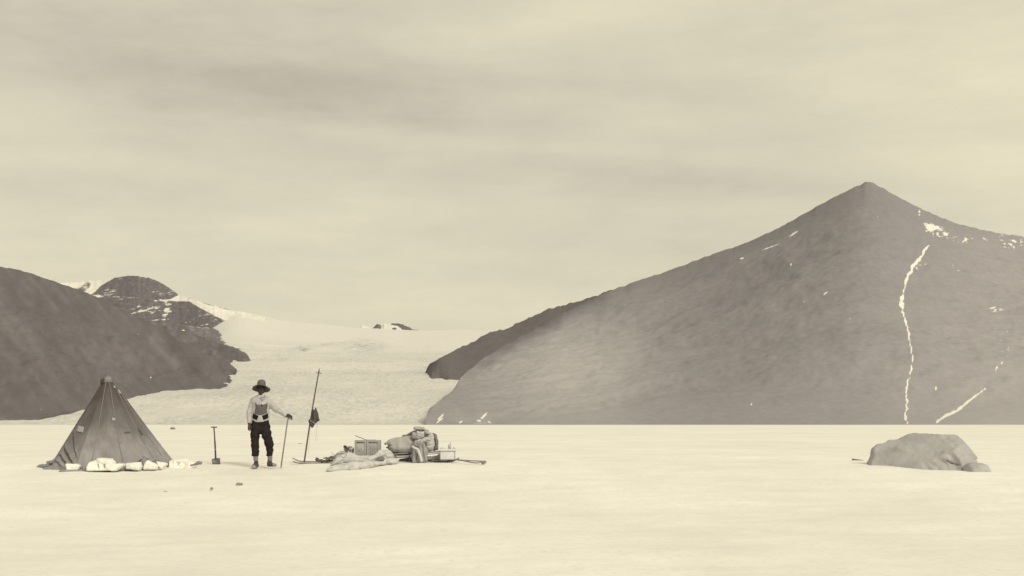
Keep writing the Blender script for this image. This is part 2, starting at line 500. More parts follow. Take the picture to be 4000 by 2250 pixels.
def build_hills():
    lin = lambda px, pts: np.interp(px, [p[0] for p in pts], [p[1] for p in pts])
    def soft_line(px, pts, wpx=36):
        g = np.arange(px[0] - 80, px[-1] + 80, 4.0)
        kw = np.hanning(int(wpx / 4) * 2 + 1)
        kw /= kw.sum()
        return np.interp(px, g, np.convolve(np.pad(np.interp(g, [p[0] for p in pts], [p[1] for p in pts]), len(kw) // 2, mode="edge"), kw, "valid")[:len(g)])
    jag = lambda px, a, s, sd: a * fbm(px / s, 0 * px, octv=3, seed=sd)
    # the big mountain
    px = np.concatenate([np.arange(1664, 1830, 2.5), np.arange(1830, 4040, 5), np.arange(4040, 5800, 40)]).astype(float)
    line = [(1664, 1630), (1670, 1606), (1680, 1592), (1716, 1564), (1766, 1531), (1790, 1489), (1830, 1448), (1890, 1398), (1973, 1346), (2055, 1303), (2138, 1257), (2221, 1212),
            (2304, 1170), (2387, 1135), (2490, 1100), (2600, 1064), (2700, 1027), (2800, 986), (2884, 961), (2927, 940), (3060, 881), (3117, 849), (3257, 771), (3307, 747),
            (3363, 722), (3378, 711), (3392, 711), (3419, 718), (3476, 754), (3574, 807), (3736, 876), (3891, 909), (3996, 926), (4400, 1000), (5000, 1180), (5800, 1450)]
    t_ = np.clip((px - 1800) / 120, 0, 1) * np.clip(np.abs(px - 3385) / 90, 0, 1)
    ridge = lin(px, line) * (1 - t_) + soft_line(px, line) * t_
    mjag = jag(px, 2.2, 22, 4)
    base = lin(px, [(1664, 1646), (1672, 1654), (1690, 1658), (1735, 1661), (1800, 1661.5), (5800, 1660)])
    rY = lin(px, [(1664, 905), (1720, 1020), (1790, 1150), (2000, 1350), (2200, 1500), (2420, 1600), (2800, 1650), (3385, 1560), (4000, 1650), (5800, 1700)])
    couloir = [(3625, 960), (3610, 985), (3597, 1005), (3570, 1035), (3548, 1075), (3535, 1105), (3525, 1155), (3523, 1200), (3531, 1235), (3545, 1275), (3552, 1310), (3557, 1350),
               (3564, 1395), (3561, 1430), (3556, 1475), (3540, 1510), (3538, 1550), (3546, 1595), (3534, 1620), (3546, 1655)]
    diag = [(3660, 1648), (3700, 1620), (3738, 1605), (3790, 1562), (3853, 1516)]
    diag2 = [(3860, 1505), (3885, 1465), (3895, 1432), (3920, 1410)]

    def masks(PX, PY, V):
        n = fbm(PX / 9, PY / 7, octv=3, seed=21)
        wid = np.interp(PY, [955, 1000, 1080, 1110, 1180, 1260, 1330, 1400, 1500, 1600], [5, 8, 8, 3, 8, 4, 4, 3, 4, 4])
        s = np.clip(1.0 - seg_dist(PX + 5 * fbm(PX / 14, PY / 14, octv=2, seed=27), PY, couloir) / (wid * 1.15), 0, 1) * (1.60 + 0.7 * fbm(PX / 12, PY / 22, octv=3, seed=29))
        s = np.maximum(s, np.clip(1 - seg_dist(PX, PY, diag) / np.interp(PX, [3660, 3740, 3850], [9, 10, 4]), 0, 1) * (1.2 + n * 0.5))
        s = np.maximum(s, np.clip(1 - seg_dist(PX, PY, diag2) / 9, 0, 1) * (0.5 + n))
        for c in ((3630, 888, 30, 20, 0.05), (3660, 892, 34, 14, 0.1)):
            s = np.maximum(s, blob(PX, PY, *c) * (1.25 + 1.1 * n))
        sp = np.maximum.reduce([blob(PX, PY, 3680, 915, 50, 22), blob(PX, PY, 3760, 935, 70, 28) * 0.85, blob(PX, PY, 3860, 925, 90, 18) * 0.8, blob(PX, PY, 3960, 950, 90, 32) * 0.9,
                                blob(PX, PY, 3590, 835, 12, 22), blob(PX, PY, 3590, 1040, 40, 40, -0.6) * 0.7, blob(PX, PY, 3890, 1210, 60, 14) * 0.8, blob(PX, PY, 3740, 1050, 60, 40) * 0.5,
                                blob(PX, PY, 3870, 1275, 40, 22) * 0.5, blob(PX, PY, 3400, 850, 120, 60) * 0.40, blob(PX, PY, 3930, 1330, 60, 120) * 0.5, blob(PX, PY, 3370, 730, 40, 25) * 0.5])
        s = np.maximum(s, np.clip(sp * (0.30 + 0.9 * n), 0, 1))
        for c in ((3100, 913, 26, 4.5, -0.6), (3010, 965, 46, 2.6, -0.35), (2898, 1009, 12, 5, -0.2), (3090, 1034, 5, 8, 0), (3225, 1145, 14, 4, -0.6), (3138, 1178, 6, 4, 0), (3320, 1247, 8, 3, 0),
                  (1722, 1628, 20, 5, -0.8), (1718, 1642, 22, 4, -0.7), (1890, 1625, 22, 6, -0.75), (1868, 1643, 16, 4, 0.3), (1912, 1648, 12, 4, 0.5), (1800, 1648, 10, 4, -0.6),
                  (3656, 1518, 5, 12, 0), (3880, 1202, 16, 5, -0.2), (2935, 1580, 5, 5, 0)):
            s = np.maximum(s, blob(PX, PY, *c) * (1.15 + 0.35 * n))
        # soft haze over the toe painted as a paler tone, darker weathered rock in the middle, paler again to the far side
        tone = 0.47 + 0.0 * PX
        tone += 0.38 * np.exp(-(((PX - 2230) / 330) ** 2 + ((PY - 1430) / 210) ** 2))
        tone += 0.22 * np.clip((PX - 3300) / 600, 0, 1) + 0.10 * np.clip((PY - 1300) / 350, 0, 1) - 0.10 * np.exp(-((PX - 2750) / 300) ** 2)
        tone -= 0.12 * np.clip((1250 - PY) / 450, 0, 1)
        # dark crest above the glacier; the haze's fade below it is painted into the tone
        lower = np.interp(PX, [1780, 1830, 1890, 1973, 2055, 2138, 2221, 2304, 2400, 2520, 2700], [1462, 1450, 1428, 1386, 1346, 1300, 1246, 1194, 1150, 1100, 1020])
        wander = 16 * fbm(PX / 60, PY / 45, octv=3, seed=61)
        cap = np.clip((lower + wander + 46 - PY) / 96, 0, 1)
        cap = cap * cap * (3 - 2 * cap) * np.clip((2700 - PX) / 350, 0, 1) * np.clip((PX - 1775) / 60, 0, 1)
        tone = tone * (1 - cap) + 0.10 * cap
        return {"snow": s, "tone": np.clip(tone, 0, 1)}

    m = rock_slope_material("grey_hazed_scree", alb(106, 98, 89), alb(148, 140, 128), alb(182, 173, 155))
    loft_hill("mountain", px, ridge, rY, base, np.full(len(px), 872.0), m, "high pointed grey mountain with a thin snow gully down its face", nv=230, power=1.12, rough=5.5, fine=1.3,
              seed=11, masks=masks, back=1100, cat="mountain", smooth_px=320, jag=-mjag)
    # dark spur behind its toe
    px = np.concatenate([np.arange(1662, 1800, 2.5), np.arange(1800, 2700, 5)]).astype(float)
    ridge = lin(px, [(1662, 1453), (1667, 1440), (1677, 1423), (1720, 1396), (1786, 1363), (1832, 1344), (1865, 1326), (1900, 1304), (1915, 1295), (1964, 1288), (2014, 1266), (2055, 1245), (2113, 1222),
                     (2134, 1210), (2188, 1195), (2279, 1170), (2387, 1135), (2460, 1116), (2600, 1095), (2700, 1080)])
    ajag = jag(px, 3.0, 16, 8) * np.clip((px - 1662) / 60, 0, 1)
    base = lin(px, [(1662, 1455), (1670, 1462), (1685, 1478), (1716, 1479), (1753, 1487), (1790, 1488), (2000, 1495), (2700, 1500)])
    bY = glacier_Y(px, base)
    rY = np.maximum(bY + 2, lin(px, [(1662, 1500), (1700, 1580), (1800, 1750), (2000, 1950), (2200, 2000), (2420, 1900), (2700, 1900)]))
    bY = np.minimum(bY, rY - 2)
    m = rock_slope_material("dark_spur_rock", alb(96, 88, 80), alb(114, 105, 96), alb(140, 131, 119))
    loft_hill("mountain_spur", px, ridge, rY, base, bY, m, "dark rocky spur running down to the glacier below the mountain", nv=90, rough=3, fine=1.4, seed=23, back=500,
              masks=lambda PX, PY, V: {"snow": 0 * PX, "tone": np.clip(0.42 + 0.25 * np.clip((1900 - PX) / 250, 0, 1) * (1 - V), 0, 1)}, cat="mountain", smooth_px=90, jag=-ajag)
    # near dark hill on the other side
    px = np.concatenate([np.arange(-4400, 0, 40), np.arange(0, 840, 5), np.arange(840, 927, 2)]).astype(float)
    ridge = lin(px, [(-4400, 1630), (-3600, 1540), (-2400, 1300), (-1500, 1150), (-700, 1040), (-250, 1030), (0, 1047), (105, 1065), (182, 1088), (250, 1113), (300, 1129), (364, 1157), (455, 1202), (570, 1252), (640, 1284), (690, 1325),
                     (760, 1365), (840, 1395), (897, 1419), (927, 1444)])
    djag = jag(px, 3.0, 26, 14) * np.clip((930 - px) / 80, 0, 1)
    base = lin(px, [(-4400, 1648), (-2400, 1648), (0, 1642), (75, 1640), (150, 1637), (250, 1615), (330, 1597), (430, 1581), (490, 1566), (560, 1545), (640, 1528), (700, 1521), (800, 1519), (861, 1518), (888, 1507),
                    (902, 1492), (916, 1474), (922, 1458), (927, 1445)])
    bY = glacier_Y(px, base)
    rY = np.maximum(bY + 2, lin(px, [(-2400, 1900), (0, 1650), (300, 1650), (640, 1800), (840, 1850), (927, 1790)]))

    def masks(PX, PY, V):
        n = fbm(PX / 30, PY / 40, octv=4, seed=41)
        tone = 0.48 + 0.12 * n + 0.11 * fbm((PX - 0.8 * PY) / 22, (PY + 0.8 * PX) / 150, octv=3, seed=43)
        tone += 0.35 * np.clip(1 - seg_dist(PX, PY, [(590, 1330), (640, 1385), (690, 1430)]) / 26, 0, 1) - 0.3 * np.clip(1 - seg_dist(PX, PY, [(655, 1300), (690, 1350), (760, 1440)]) / 40, 0, 1)
        tone += 0.25 * np.clip(1 - seg_dist(PX, PY, [(-40, 1150), (60, 1300), (150, 1380)]) / 50, 0, 1)
        tone += 0.22 * np.exp(-((PX - 480) / 160) ** 2 - ((PY - 1400) / 90) ** 2)
        s = np.maximum.reduce([blob(PX, PY, *c) for c in ((157, 1597, 8, 3, 0.4), (588, 1475, 4, 7, 0.2), (540, 1306, 5, 3, 0))])
        return {"snow": s * 1.1, "tone": np.clip(tone, 0, 1)}
    m = rock_slope_material("dark_hill_rock", alb(96, 88, 80), alb(112, 103, 94), alb(130, 121, 110))
    loft_hill("hill", px, ridge, rY, base, bY, m, "large bare dark hill sloping down to the glacier behind the tent", nv=170, rough=13, fine=2.8, seed=35, masks=masks, back=700, smooth_px=60, jag=-djag)
    # shoulder behind it
    px = np.concatenate([np.arange(380, 880, 5), np.arange(880, 982, 2)]).astype(float)
    ridge = lin(px, [(380, 1240), (500, 1236), (570, 1246), (640, 1256), (700, 1268), (729, 1280), (752, 1296), (774, 1312), (820, 1330), (866, 1343), (920, 1359), (961, 1380), (981, 1405)]) + jag(px, 3.0, 14, 24) * np.clip((980 - px) / 60, 0, 1)
    base = lin(px, [(380, 1450), (880, 1425), (897, 1419), (911, 1410), (950, 1411), (981, 1408)])
    bY = glacier_Y(px, base)
    rY = np.maximum(bY + 2, lin(px, [(380, 2500), (800, 2500), (920, 2450), (981, 2250)]))
    m2 = rock_slope_material("shoulder_rock", alb(96, 88, 80), alb(112, 104, 95), alb(140, 131, 120))
    loft_hill("hill", px, ridge, rY, base, bY, m2, "dark rocky shoulder between the near hill and the snowy peak", nv=70, rough=4, fine=1.8, seed=45, back=400,
              masks=lambda PX, PY, V: {"tone": np.clip(0.45 + 0.25 * fbm(PX / 20, PY / 16, octv=3, seed=5), 0, 1),
                                       "snow": np.maximum(blob(PX, PY, 716, 1290, 8, 3, 0.1) * 1.2, np.clip(0.35 * fbm(PX / 14, PY / 5, octv=3, seed=6) * np.clip((1330 - PY) / 40, 0, 1), 0, 1))})
    # low tongue of rock farther up the glacier
    px = np.concatenate([np.arange(560, 900, 5), np.arange(900, 987, 2)]).astype(float)
    ridge = lin(px, [(560, 1262), (700, 1266), (834, 1281), (866, 1297), (920, 1318), (979, 1341), (986, 1352)]) + jag(px, 2.0, 12, 64)
    base = lin(px, [(560, 1370), (900, 1385), (950, 1378), (975, 1368), (986, 1358)])
    bY = glacier_Y(px, base)
    rY = np.maximum(bY + 3, lin(px, [(560, 3900), (834, 3900), (920, 3700), (986, 3400)]))
    m3 = rock_slope_material("far_rock", alb(104, 96, 89), alb(123, 115, 106), alb(150, 141, 129), grain=0.07)
    loft_hill("hill", px, ridge, rY, base, bY, m3, "low tongue of grey rock streaked with snow beside the glacier", nv=60, rough=4, fine=2, seed=55, back=300,
              masks=lambda PX, PY, V: {"tone": 0.5 + 0.2 * fbm(PX / 16, PY / 10, octv=3, seed=15),
                                       "snow": np.clip(0.10 + 0.55 * fbm(PX / 22, PY / 3.0 - PX / 14, octv=3, seed=16) * np.clip((1360 - PY) / 40, 0, 1), 0, 0.62)})
    # the snowy peak beyond
    px = np.concatenate([np.arange(-300, 180, 20), np.arange(180, 1040, 4)]).astype(float)
    ridge = lin(px, [(-300, 1150), (180, 1108), (255, 1104), (319, 1101), (392, 1094), (437, 1085), (492, 1078), (533, 1077), (583, 1086), (638, 1108), (674, 1134), (701, 1154), (756, 1171), (843, 1195), (900, 1208),
                     (943, 1220), (1040, 1240)]) + jag(px, 1.6, 10, 34)
    base = lin(px, [(-300, 1345), (600, 1340), (760, 1325), (834, 1283), (893, 1262), (910, 1252), (943, 1236), (1040, 1252)])
    bY = glacier_Y(px, base)
    g_ = np.hanning(101)
    bY = np.convolve(np.pad(np.clip(bY, 3200, 6000), 50, mode="edge"), g_ / g_.sum(), "valid")
    rY = np.maximum(bY + 60, bY * 1.22)
    cap = [(335, 1165), (372, 1140), (392, 1118), (440, 1090), (470, 1070), (583, 1070), (640, 1102), (655, 1120), (674, 1134), (700, 1150), (665, 1168), (620, 1174), (560, 1163), (440, 1157), (395, 1163)]
    low = [(340, 1168), (430, 1160), (560, 1164), (648, 1180), (655, 1176), (740, 1178), (780, 1203), (850, 1239), (897, 1261), (840, 1280), (834, 1320), (300, 1320)]
    spur = [(290, 1135), (322, 1118), (340, 1102), (352, 1106), (349, 1122), (325, 1140)]

    def masks(PX, PY, V):
        n = fbm(PX / 7, PY / 6, octv=3, seed=71)
        rock = np.maximum.reduce([poly_soft(PX, PY, q, 7 + 0 * PX) for q in (cap, low)])
        rock = np.maximum(rock, poly_soft(PX, PY, spur, 20) * 0.9)
        for c in ((738, 1163, 26, 4, 0.32), (815, 1188, 34, 5, 0.25), (880, 1206, 40, 2.5, 0.22)):
            rock = np.maximum(rock, blob(PX, PY, *c) * 0.62)
        gully = np.maximum.reduce([blob(PX, PY, 655, 1190, 20, 9, 0.2), blob(PX, PY, 655, 1213, 18, 14), blob(PX, PY, 645, 1235, 16, 12), blob(PX, PY, 622, 1250, 44, 4, -0.1), blob(PX, PY, 640, 1174, 60, 4)])
        streak = fbm(PX / 26, (PY + PX * 0.12) / 3.2, octv=3, seed=73)
        snow = 1 - rock
        snow = np.maximum(snow, np.clip(gully * (1.1 + streak * 0.9), 0, 1))
        snow = np.maximum(snow, np.clip(0.17 + 0.62 * streak * (0.6 + 0.6 * fbm(PX / 60, PY / 30, octv=2, seed=75)), 0, 0.8))
        snow = np.maximum(snow, blob(PX, PY, 375, 1157, 34, 7) * 1.2)
        return {"snow": np.where(rock < 0.35, np.maximum(snow, 0.95 - rock), snow), "tone": np.clip(0.42 + 0.2 * n, 0, 1)}
    loft_hill("peak", px, ridge, rY, base, bY, m3, "distant rounded dark peak streaked with snow beyond the near hill", nv=130, rough=8, fine=3.0, seed=65, masks=masks, back=1500, crest=0.2)
    # rock island at the head of the glacier
    px = np.arange(1392, 1668, 1.5)
    ridge = lin(px, [(1392, 1292), (1412, 1270), (1430, 1273), (1455, 1283), (1462, 1275), (1470, 1267), (1477, 1263.5), (1484, 1267), (1490, 1272), (1500, 1265), (1520, 1264), (1545, 1263), (1560, 1263.5), (1575, 1266),
                     (1590, 1272), (1602, 1278), (1615, 1285), (1645, 1291), (1667, 1294)]) + jag(px, 1.2, 5, 84)
    base = np.full(len(px), 1302.0)

    def masks(PX, PY, V):
        n = fbm(PX / 4, PY / 3.5, octv=3, seed=91)
        rock = np.maximum.reduce([blob(PX, PY, 1472, 1278, 18, 15), blob(PX, PY, 1552, 1268, 26, 6, 0.1), blob(PX, PY, 1583, 1281, 30, 9, 0.25), blob(PX, PY, 1541, 1284, 9, 5), blob(PX, PY, 1630, 1290, 18, 3, 0.1) * 0.7])
        return {"snow": np.clip(1.15 - rock * 1.9 + n * 0.35, 0, 1), "tone": 0.35 + 0.2 * n}
    loft_hill("rock_island", px, ridge, np.full(len(px), 8300.0), base, np.full(len(px), 7700.0), m3, "small rock island half buried in snow on the glacier skyline", nv=50, rough=1, fine=0.5, seed=95,
              masks=masks, back=400, crest=0.1)


build_ground()
build_glacier()
build_hills()
# ------------------------------------------------------------------ solid modelling: fields and surface nets
def surface_nets(d, org, h):
    """quads of the zero level of a sampled distance field"""
    ins = d < 0
    c = np.zeros(tuple(n - 1 for n in d.shape), np.int8)
    for dx in (0, 1):
        for dy in (0, 1):
            for dz in (0, 1):
                c += ins[dx:d.shape[0] - 1 + dx, dy:d.shape[1] - 1 + dy, dz:d.shape[2] - 1 + dz]
    act = np.argwhere((c > 0) & (c < 8))
    idm = np.full(c.shape, -1, np.int32)
    idm[tuple(act.T)] = np.arange(len(act))
    cor = np.array([(i, j, k) for i in (0, 1) for j in (0, 1) for k in (0, 1)])
    val = np.stack([d[tuple((act + o).T)] for o in cor], 1)
    acc, cnt = np.zeros((len(act), 3)), np.zeros(len(act))
    for a in range(8):
        for b in range(a + 1, 8):
            if np.abs(cor[a] - cor[b]).sum() != 1:
                continue
            va, vb = val[:, a], val[:, b]
            m = (va < 0) != (vb < 0)
            t = np.where(m, va / np.where(va == vb, 1, va - vb), 0)
            p = cor[a] + t[:, None] * (cor[b] - cor[a])
            acc[m] += p[m]
            cnt[m] += 1
    V = (act + acc / np.maximum(cnt, 1)[:, None]) * h + org
    quads = []
    for ax in range(3):
        o1, o2 = [(1, 2), (2, 0), (0, 1)][ax]
        sl0, sl1 = [slice(None)] * 3, [slice(None)] * 3
        sl0[ax], sl1[ax] = slice(0, -1), slice(1, None)
        ch = np.argwhere(ins[tuple(sl0)] != ins[tuple(sl1)])
        ch = ch[(ch[:, o1] > 0) & (ch[:, o2] > 0) & (ch[:, o1] < d.shape[o1] - 1) & (ch[:, o2] < d.shape[o2] - 1)]
        if not len(ch):
            continue
        e1, e2 = np.zeros(3, int), np.zeros(3, int)
        e1[o1], e2[o2] = 1, 1
        q = np.stack([idm[tuple((ch - e1 - e2).T)], idm[tuple((ch - e2).T)], idm[tuple(ch.T)], idm[tuple((ch - e1).T)]], 1)
        flip = ~ins[tuple(ch.T)]
        q[flip] = q[flip][:, ::-1]
        quads.append(q)
    Q = np.concatenate(quads)
    return V, Q[(Q >= 0).all(1)]


class Solid:
    """distance field on a grid, shapes blended in one by one"""
    def __init__(s, lo, hi, h):
        s.h = h
        s.lo = np.array(lo, float) - 2 * h
        n = np.ceil((np.array(hi, float) + 2 * h - s.lo) / h).astype(int) + 1
        s.ax = [s.lo[k] + h * np.arange(n[k]) for k in range(3)]
        s.d = np.full(tuple(n), 0.5, np.float32)

    def _block(s, lo, hi):
        sl, co = [], []
        for k in range(3):
            a = int(np.clip(np.floor((lo[k] - s.lo[k]) / s.h), 0, len(s.ax[k])))
            b = int(np.clip(np.ceil((hi[k] - s.lo[k]) / s.h) + 1, 0, len(s.ax[k])))
            sl.append(slice(a, b))
            co.append(s.ax[k][a:b])
        return tuple(sl), np.meshgrid(*co, indexing="ij", sparse=True)

    def _put(s, lo, hi, k, fn, cut=False):
        m = k + 3 * s.h
        sl, (X, Y, Z) = s._block(np.array(lo) - m, np.array(hi) + m)
        if 0 in s.d[sl].shape:
            return
        e = fn(X, Y, Z)
        d = s.d[sl]
        if cut:
            e = -e
            if k > 0:
                q = np.clip(0.5 - 0.5 * (e - d) / k, 0, 1)
                s.d[sl] = np.maximum(d, e) + k * q * (1 - q) * 0
                s.d[sl] = e * (1 - q) + d * q + k * q * (1 - q)
            else:
                s.d[sl] = np.maximum(d, e)
            return
        if k > 0:
            q = np.clip(0.5 + 0.5 * (e - d) / k, 0, 1)
            s.d[sl] = e * (1 - q) + d * q - k * q * (1 - q)
        else:
            s.d[sl] = np.minimum(d, e)

    def limb(s, a, b, ra, rb, k=0.02, sy=1.0, cut=False):
        """tapered round bar; sy squeezes its depth"""
        a, b = np.array(a, float), np.array(b, float)
        rm = max(ra, rb)

        def fn(X, Y, Z):
            x, y, z = X - a[0], (Y - a[1]) / sy, Z - a[2]
            v = b - a
            v = np.array([v[0], v[1] / sy, v[2]])
            t = np.clip((x * v[0] + y * v[1] + z * v[2]) / max(v @ v, 1e-9), 0, 1)
            return (np.sqrt((x - t * v[0]) ** 2 + (y - t * v[1]) ** 2 + (z - t * v[2]) ** 2) - (ra + (rb - ra) * t)) * min(1.0, 0.5 + sy * 0.5)
        s._put(np.minimum(a, b) - rm, np.maximum(a, b) + rm, k, fn, cut)
        return s

    def chain(s, pts, k=0.02, sy=1.0):
        for (p, r), (q, t) in zip(pts[:-1], pts[1:]):
            s.limb(p, q, r, t, k, sy)
        return s

    def ball(s, c, r, k=0.02, cut=False, rot=0.0):
        c, r = np.array(c, float), np.array(r, float) * np.ones(3)
        cr, sr = math.cos(rot), math.sin(rot)

        def fn(X, Y, Z):
            x, y, z = X - c[0], Y - c[1], Z - c[2]
            x, z = x * cr + z * sr, z * cr - x * sr
            return (np.sqrt((x / r[0]) ** 2 + (y / r[1]) ** 2 + (z / r[2]) ** 2) - 1) * r.min()
        m = r.max()
        s._put(c - m, c + m, k, fn, cut)
        return s

    def crop_z(s, lo=None, hi=None):
        Z = s.ax[2][None, None, :]
        if lo is not None:
            s.d = np.maximum(s.d, (lo - Z)).astype(np.float32)
        if hi is not None:
            s.d = np.maximum(s.d, (Z - hi)).astype(np.float32)
        return s

    def ripple(s, amp, size, seed=0, octv=3, gain=0.5, stretch=(1, 1, 1)):
        m = np.abs(s.d) < amp * 4 + 3 * s.h
        i = np.nonzero(m)
        x, y, z = (s.ax[k][i[k]] / size / stretch[k] for k in range(3))
        s.d[i] += amp * fbm(x, y, z, octv=octv, seed=seed, gain=gain)
        return s

    def mesh(s, name):
        V, Q = surface_nets(s.d, s.lo, s.h)
        return raw_mesh(name, V, Q)


def chaikin(poly, n=1):
    P = [np.array(p, float) for p in poly]
    for _ in range(n):
        P = [q for a, b in zip(P, P[1:] + P[:1]) for q in (a * 0.75 + b * 0.25, a * 0.25 + b * 0.75)]
    return [tuple(p) for p in P]


def smooth_path(pts, n=6):
    P = [np.array(p, float) for p in pts]
    out = []
    for i in range(len(P) - 1):
        p0, p1, p2, p3 = P[max(i - 1, 0)], P[i], P[i + 1], P[min(i + 2, len(P) - 1)]
        for t in np.linspace(0, 1, n, endpoint=False):
            out.append(0.5 * (2 * p1 + (p2 - p0) * t + (2 * p0 - 5 * p1 + 4 * p2 - p3) * t * t + (3 * p1 - p0 - 3 * p2 + p3) * t ** 3))
    return np.array(out + [P[-1]])


def stuffed(name, poly, D, Rr, h, mat=None, y0=0.0, y1=None, smooth=1, amp=0.0, size=0.1, seed=0, grooves=(), gw=0.02, gd=0.012, parent=None, stretch=(1, 1, 1), gain=0.5, planes=()):
    """a rounded solid with a given outline: poly is the outline in metres (x, z) in a vertical plane that runs from depth y0 at its left end to y1 at its right"""
    poly = chaikin(poly, smooth)
    xs, zs = [p[0] for p in poly], [p[1] for p in poly]
    lo, hi = (min(xs), -D, min(zs)), (max(xs), D, max(zs))
    so = Solid(np.array(lo) - amp * 2, np.array(hi) + amp * 2, h)
    X, Z = np.meshgrid(so.ax[0], so.ax[2], indexing="ij")
    d2 = seg_dist(X, Z, poly + [poly[0]])
    d2 = np.where(in_poly(X, Z, poly), -d2, d2)
    u = np.maximum(1 + d2 / Rr, 0)
    y = so.ax[1][None, :, None]
    so.d = ((np.sqrt(u[:, None, :] ** 2 + (y / D) ** 2) - 1) * min(Rr, D)).astype(np.float32)
    for nx, ny, nz, c in planes:
        so.d = np.maximum(so.d, so.ax[0][:, None, None] * nx + y * ny + so.ax[2][None, None, :] * nz - c).astype(np.float32)
    for g in grooves:
        dg = seg_dist(X, Z, g)
        so.d += (gd * np.exp(-(dg / gw) ** 2))[:, None, :] * (y < 0.3 * D)
    if amp:
        so.ripple(amp, size, seed, stretch=stretch, gain=gain)
    V, Q = surface_nets(so.d, so.lo, so.h)
    y1 = y0 if y1 is None else y1
    t = (V[:, 0] - min(xs)) / (max(xs) - min(xs))
    V[:, 1] += y0 + (y1 - y0) * t
    return link(name, raw_mesh(name, V, Q), mat, parent)


def outline(pix, Y0, Y1=None):
    """corner points seen at these columns and rows, on a plane running from distance Y0 at the left to Y1 at the right, as (x, z) in metres"""
    Y1 = Y0 if Y1 is None else Y1
    a, b = min(p[0] for p in pix), max(p[0] for p in pix)
    out = []
    for px, py in pix:
        q = at(px, py, Y0 + (Y1 - Y0) * (px - a) / (b - a))
        out.append((q[0], q[2]))
    return out


def tube(pts, rad, n=8, flat=1.0, cap=True, up=(0, 0, 1)):
    """vertices and quads of a bar along a path; rad is one radius or one per point, flat squeezes its height"""
    P = np.array(pts, float)
    r = np.broadcast_to(np.asarray(rad, float), (len(P),))
    T = np.gradient(P, axis=0)
    T /= np.linalg.norm(T, axis=1)[:, None] + 1e-12
    V = []
    for p, t, q in zip(P, T, r):
        u = np.cross(up, t)
        if np.linalg.norm(u) < 1e-3:
            u = np.cross((0, 1, 0), t)
        u /= np.linalg.norm(u)
        w_ = np.cross(t, u)
        for k in range(n):
            a = 2 * math.pi * k / n
            V.append(p + q * (math.cos(a) * u + flat * math.sin(a) * w_))
    Q = grid_faces(n, len(P), wrap_u=True)
    V = np.array(V)
    if cap:
        V = np.vstack([V, P[:1], P[-1:]])
        a, b = len(V) - 2, len(V) - 1
        c0 = [[(k + 1) % n, k, a, a] for k in range(n)]
        m = (len(P) - 1) * n
        c1 = [[m + k, m + (k + 1) % n, b, b] for k in range(n)]
        return V, Q, np.array(c0 + c1)
    return V, Q, np.zeros((0, 4), int)


class MB:
    """collects bars, boxes and sheets into one mesh"""
    def __init__(s):
        s.bm = bmesh.new()

    def _add(s, V, faces):
        vs = [s.bm.verts.new(tuple(map(float, v))) for v in V]
        for f in faces:
            f = list(dict.fromkeys(int(i) for i in f))
            if len(f) > 2:
                try:
                    s.bm.faces.new([vs[i] for i in f])
                except ValueError:
                    pass
        return s

    def tube(s, pts, rad, n=8, flat=1.0, up=(0, 0, 1)):
        V, Q, C = tube(pts, rad, n, flat, True, up)
        return s._add(V, list(Q) + list(C))

    def box(s, c, half, rotz=0.0, roty=0.0, rotx=0.0, bevel=0.0):
        b = bmesh.new()
        bmesh.ops.create_cube(b, size=2.0)
        bmesh.ops.scale(b, vec=half, verts=b.verts)
        if bevel:
            bmesh.ops.bevel(b, geom=b.edges[:], offset=bevel, segments=2, affect="EDGES", profile=0.6)
        M = Matrix.Translation(tuple(map(float, c))) @ Matrix.Rotation(rotz, 4, "Z") @ Matrix.Rotation(roty, 4, "Y") @ Matrix.Rotation(rotx, 4, "X")
        bmesh.ops.transform(b, matrix=M, verts=b.verts)
        me = bpy.data.meshes.new("t")
        b.to_mesh(me)
        b.free()
        s.bm.from_mesh(me)
        bpy.data.meshes.remove(me)
        return s

    def lathe(s, prof, c=(0, 0, 0), n=24, fn=None):
        V = []
        for r, z in prof:
            for k in range(n):
                a = 2 * math.pi * k / n
                p = np.array([r * math.cos(a), r * math.sin(a), z])
                if fn is not None:
                    p = fn(p, a)
                V.append(p + np.array(c))
        Q = list(grid_faces(n, len(prof), wrap_u=True))
        return s._add(V, Q)

    def sheet(s, P):
        """grid of points [rows][cols]"""
        P = np.array(P, float)
        nv, nu = P.shape[:2]
        return s._add(P.reshape(-1, 3), grid_faces(nu, nv))

    def build(s, name, mat=None, parent=None, smooth=True, solid=0.0):
        if solid:
            bmesh.ops.recalc_face_normals(s.bm, faces=s.bm.faces)
            bmesh.ops.solidify(s.bm, geom=s.bm.faces[:], thickness=solid)
        return link(name, bm_mesh(name, s.bm, smooth), mat, parent)


# ------------------------------------------------------------------ surfaces of the camp
def smoked_shaded_canvas():
    """tent canvas: weathered, darker to the top: smoke and weaker snow bounce put into the colour"""
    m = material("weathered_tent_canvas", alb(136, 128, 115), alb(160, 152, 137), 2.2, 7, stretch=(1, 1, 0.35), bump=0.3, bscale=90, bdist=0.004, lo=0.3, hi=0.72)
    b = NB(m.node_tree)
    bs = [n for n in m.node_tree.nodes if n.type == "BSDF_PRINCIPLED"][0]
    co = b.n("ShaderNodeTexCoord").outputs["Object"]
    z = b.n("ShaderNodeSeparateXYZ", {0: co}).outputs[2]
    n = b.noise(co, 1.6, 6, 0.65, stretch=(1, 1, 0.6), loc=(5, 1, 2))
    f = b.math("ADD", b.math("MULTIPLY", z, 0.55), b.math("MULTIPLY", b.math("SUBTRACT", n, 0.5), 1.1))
    f = b.ramp(f, [(0.08, 0.0), (0.42, 0.62), (0.86, 1.0)])  # darkens with height: less light bounced off the snow, plus soot
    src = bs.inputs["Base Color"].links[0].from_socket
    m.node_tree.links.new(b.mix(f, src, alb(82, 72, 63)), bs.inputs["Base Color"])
    return m


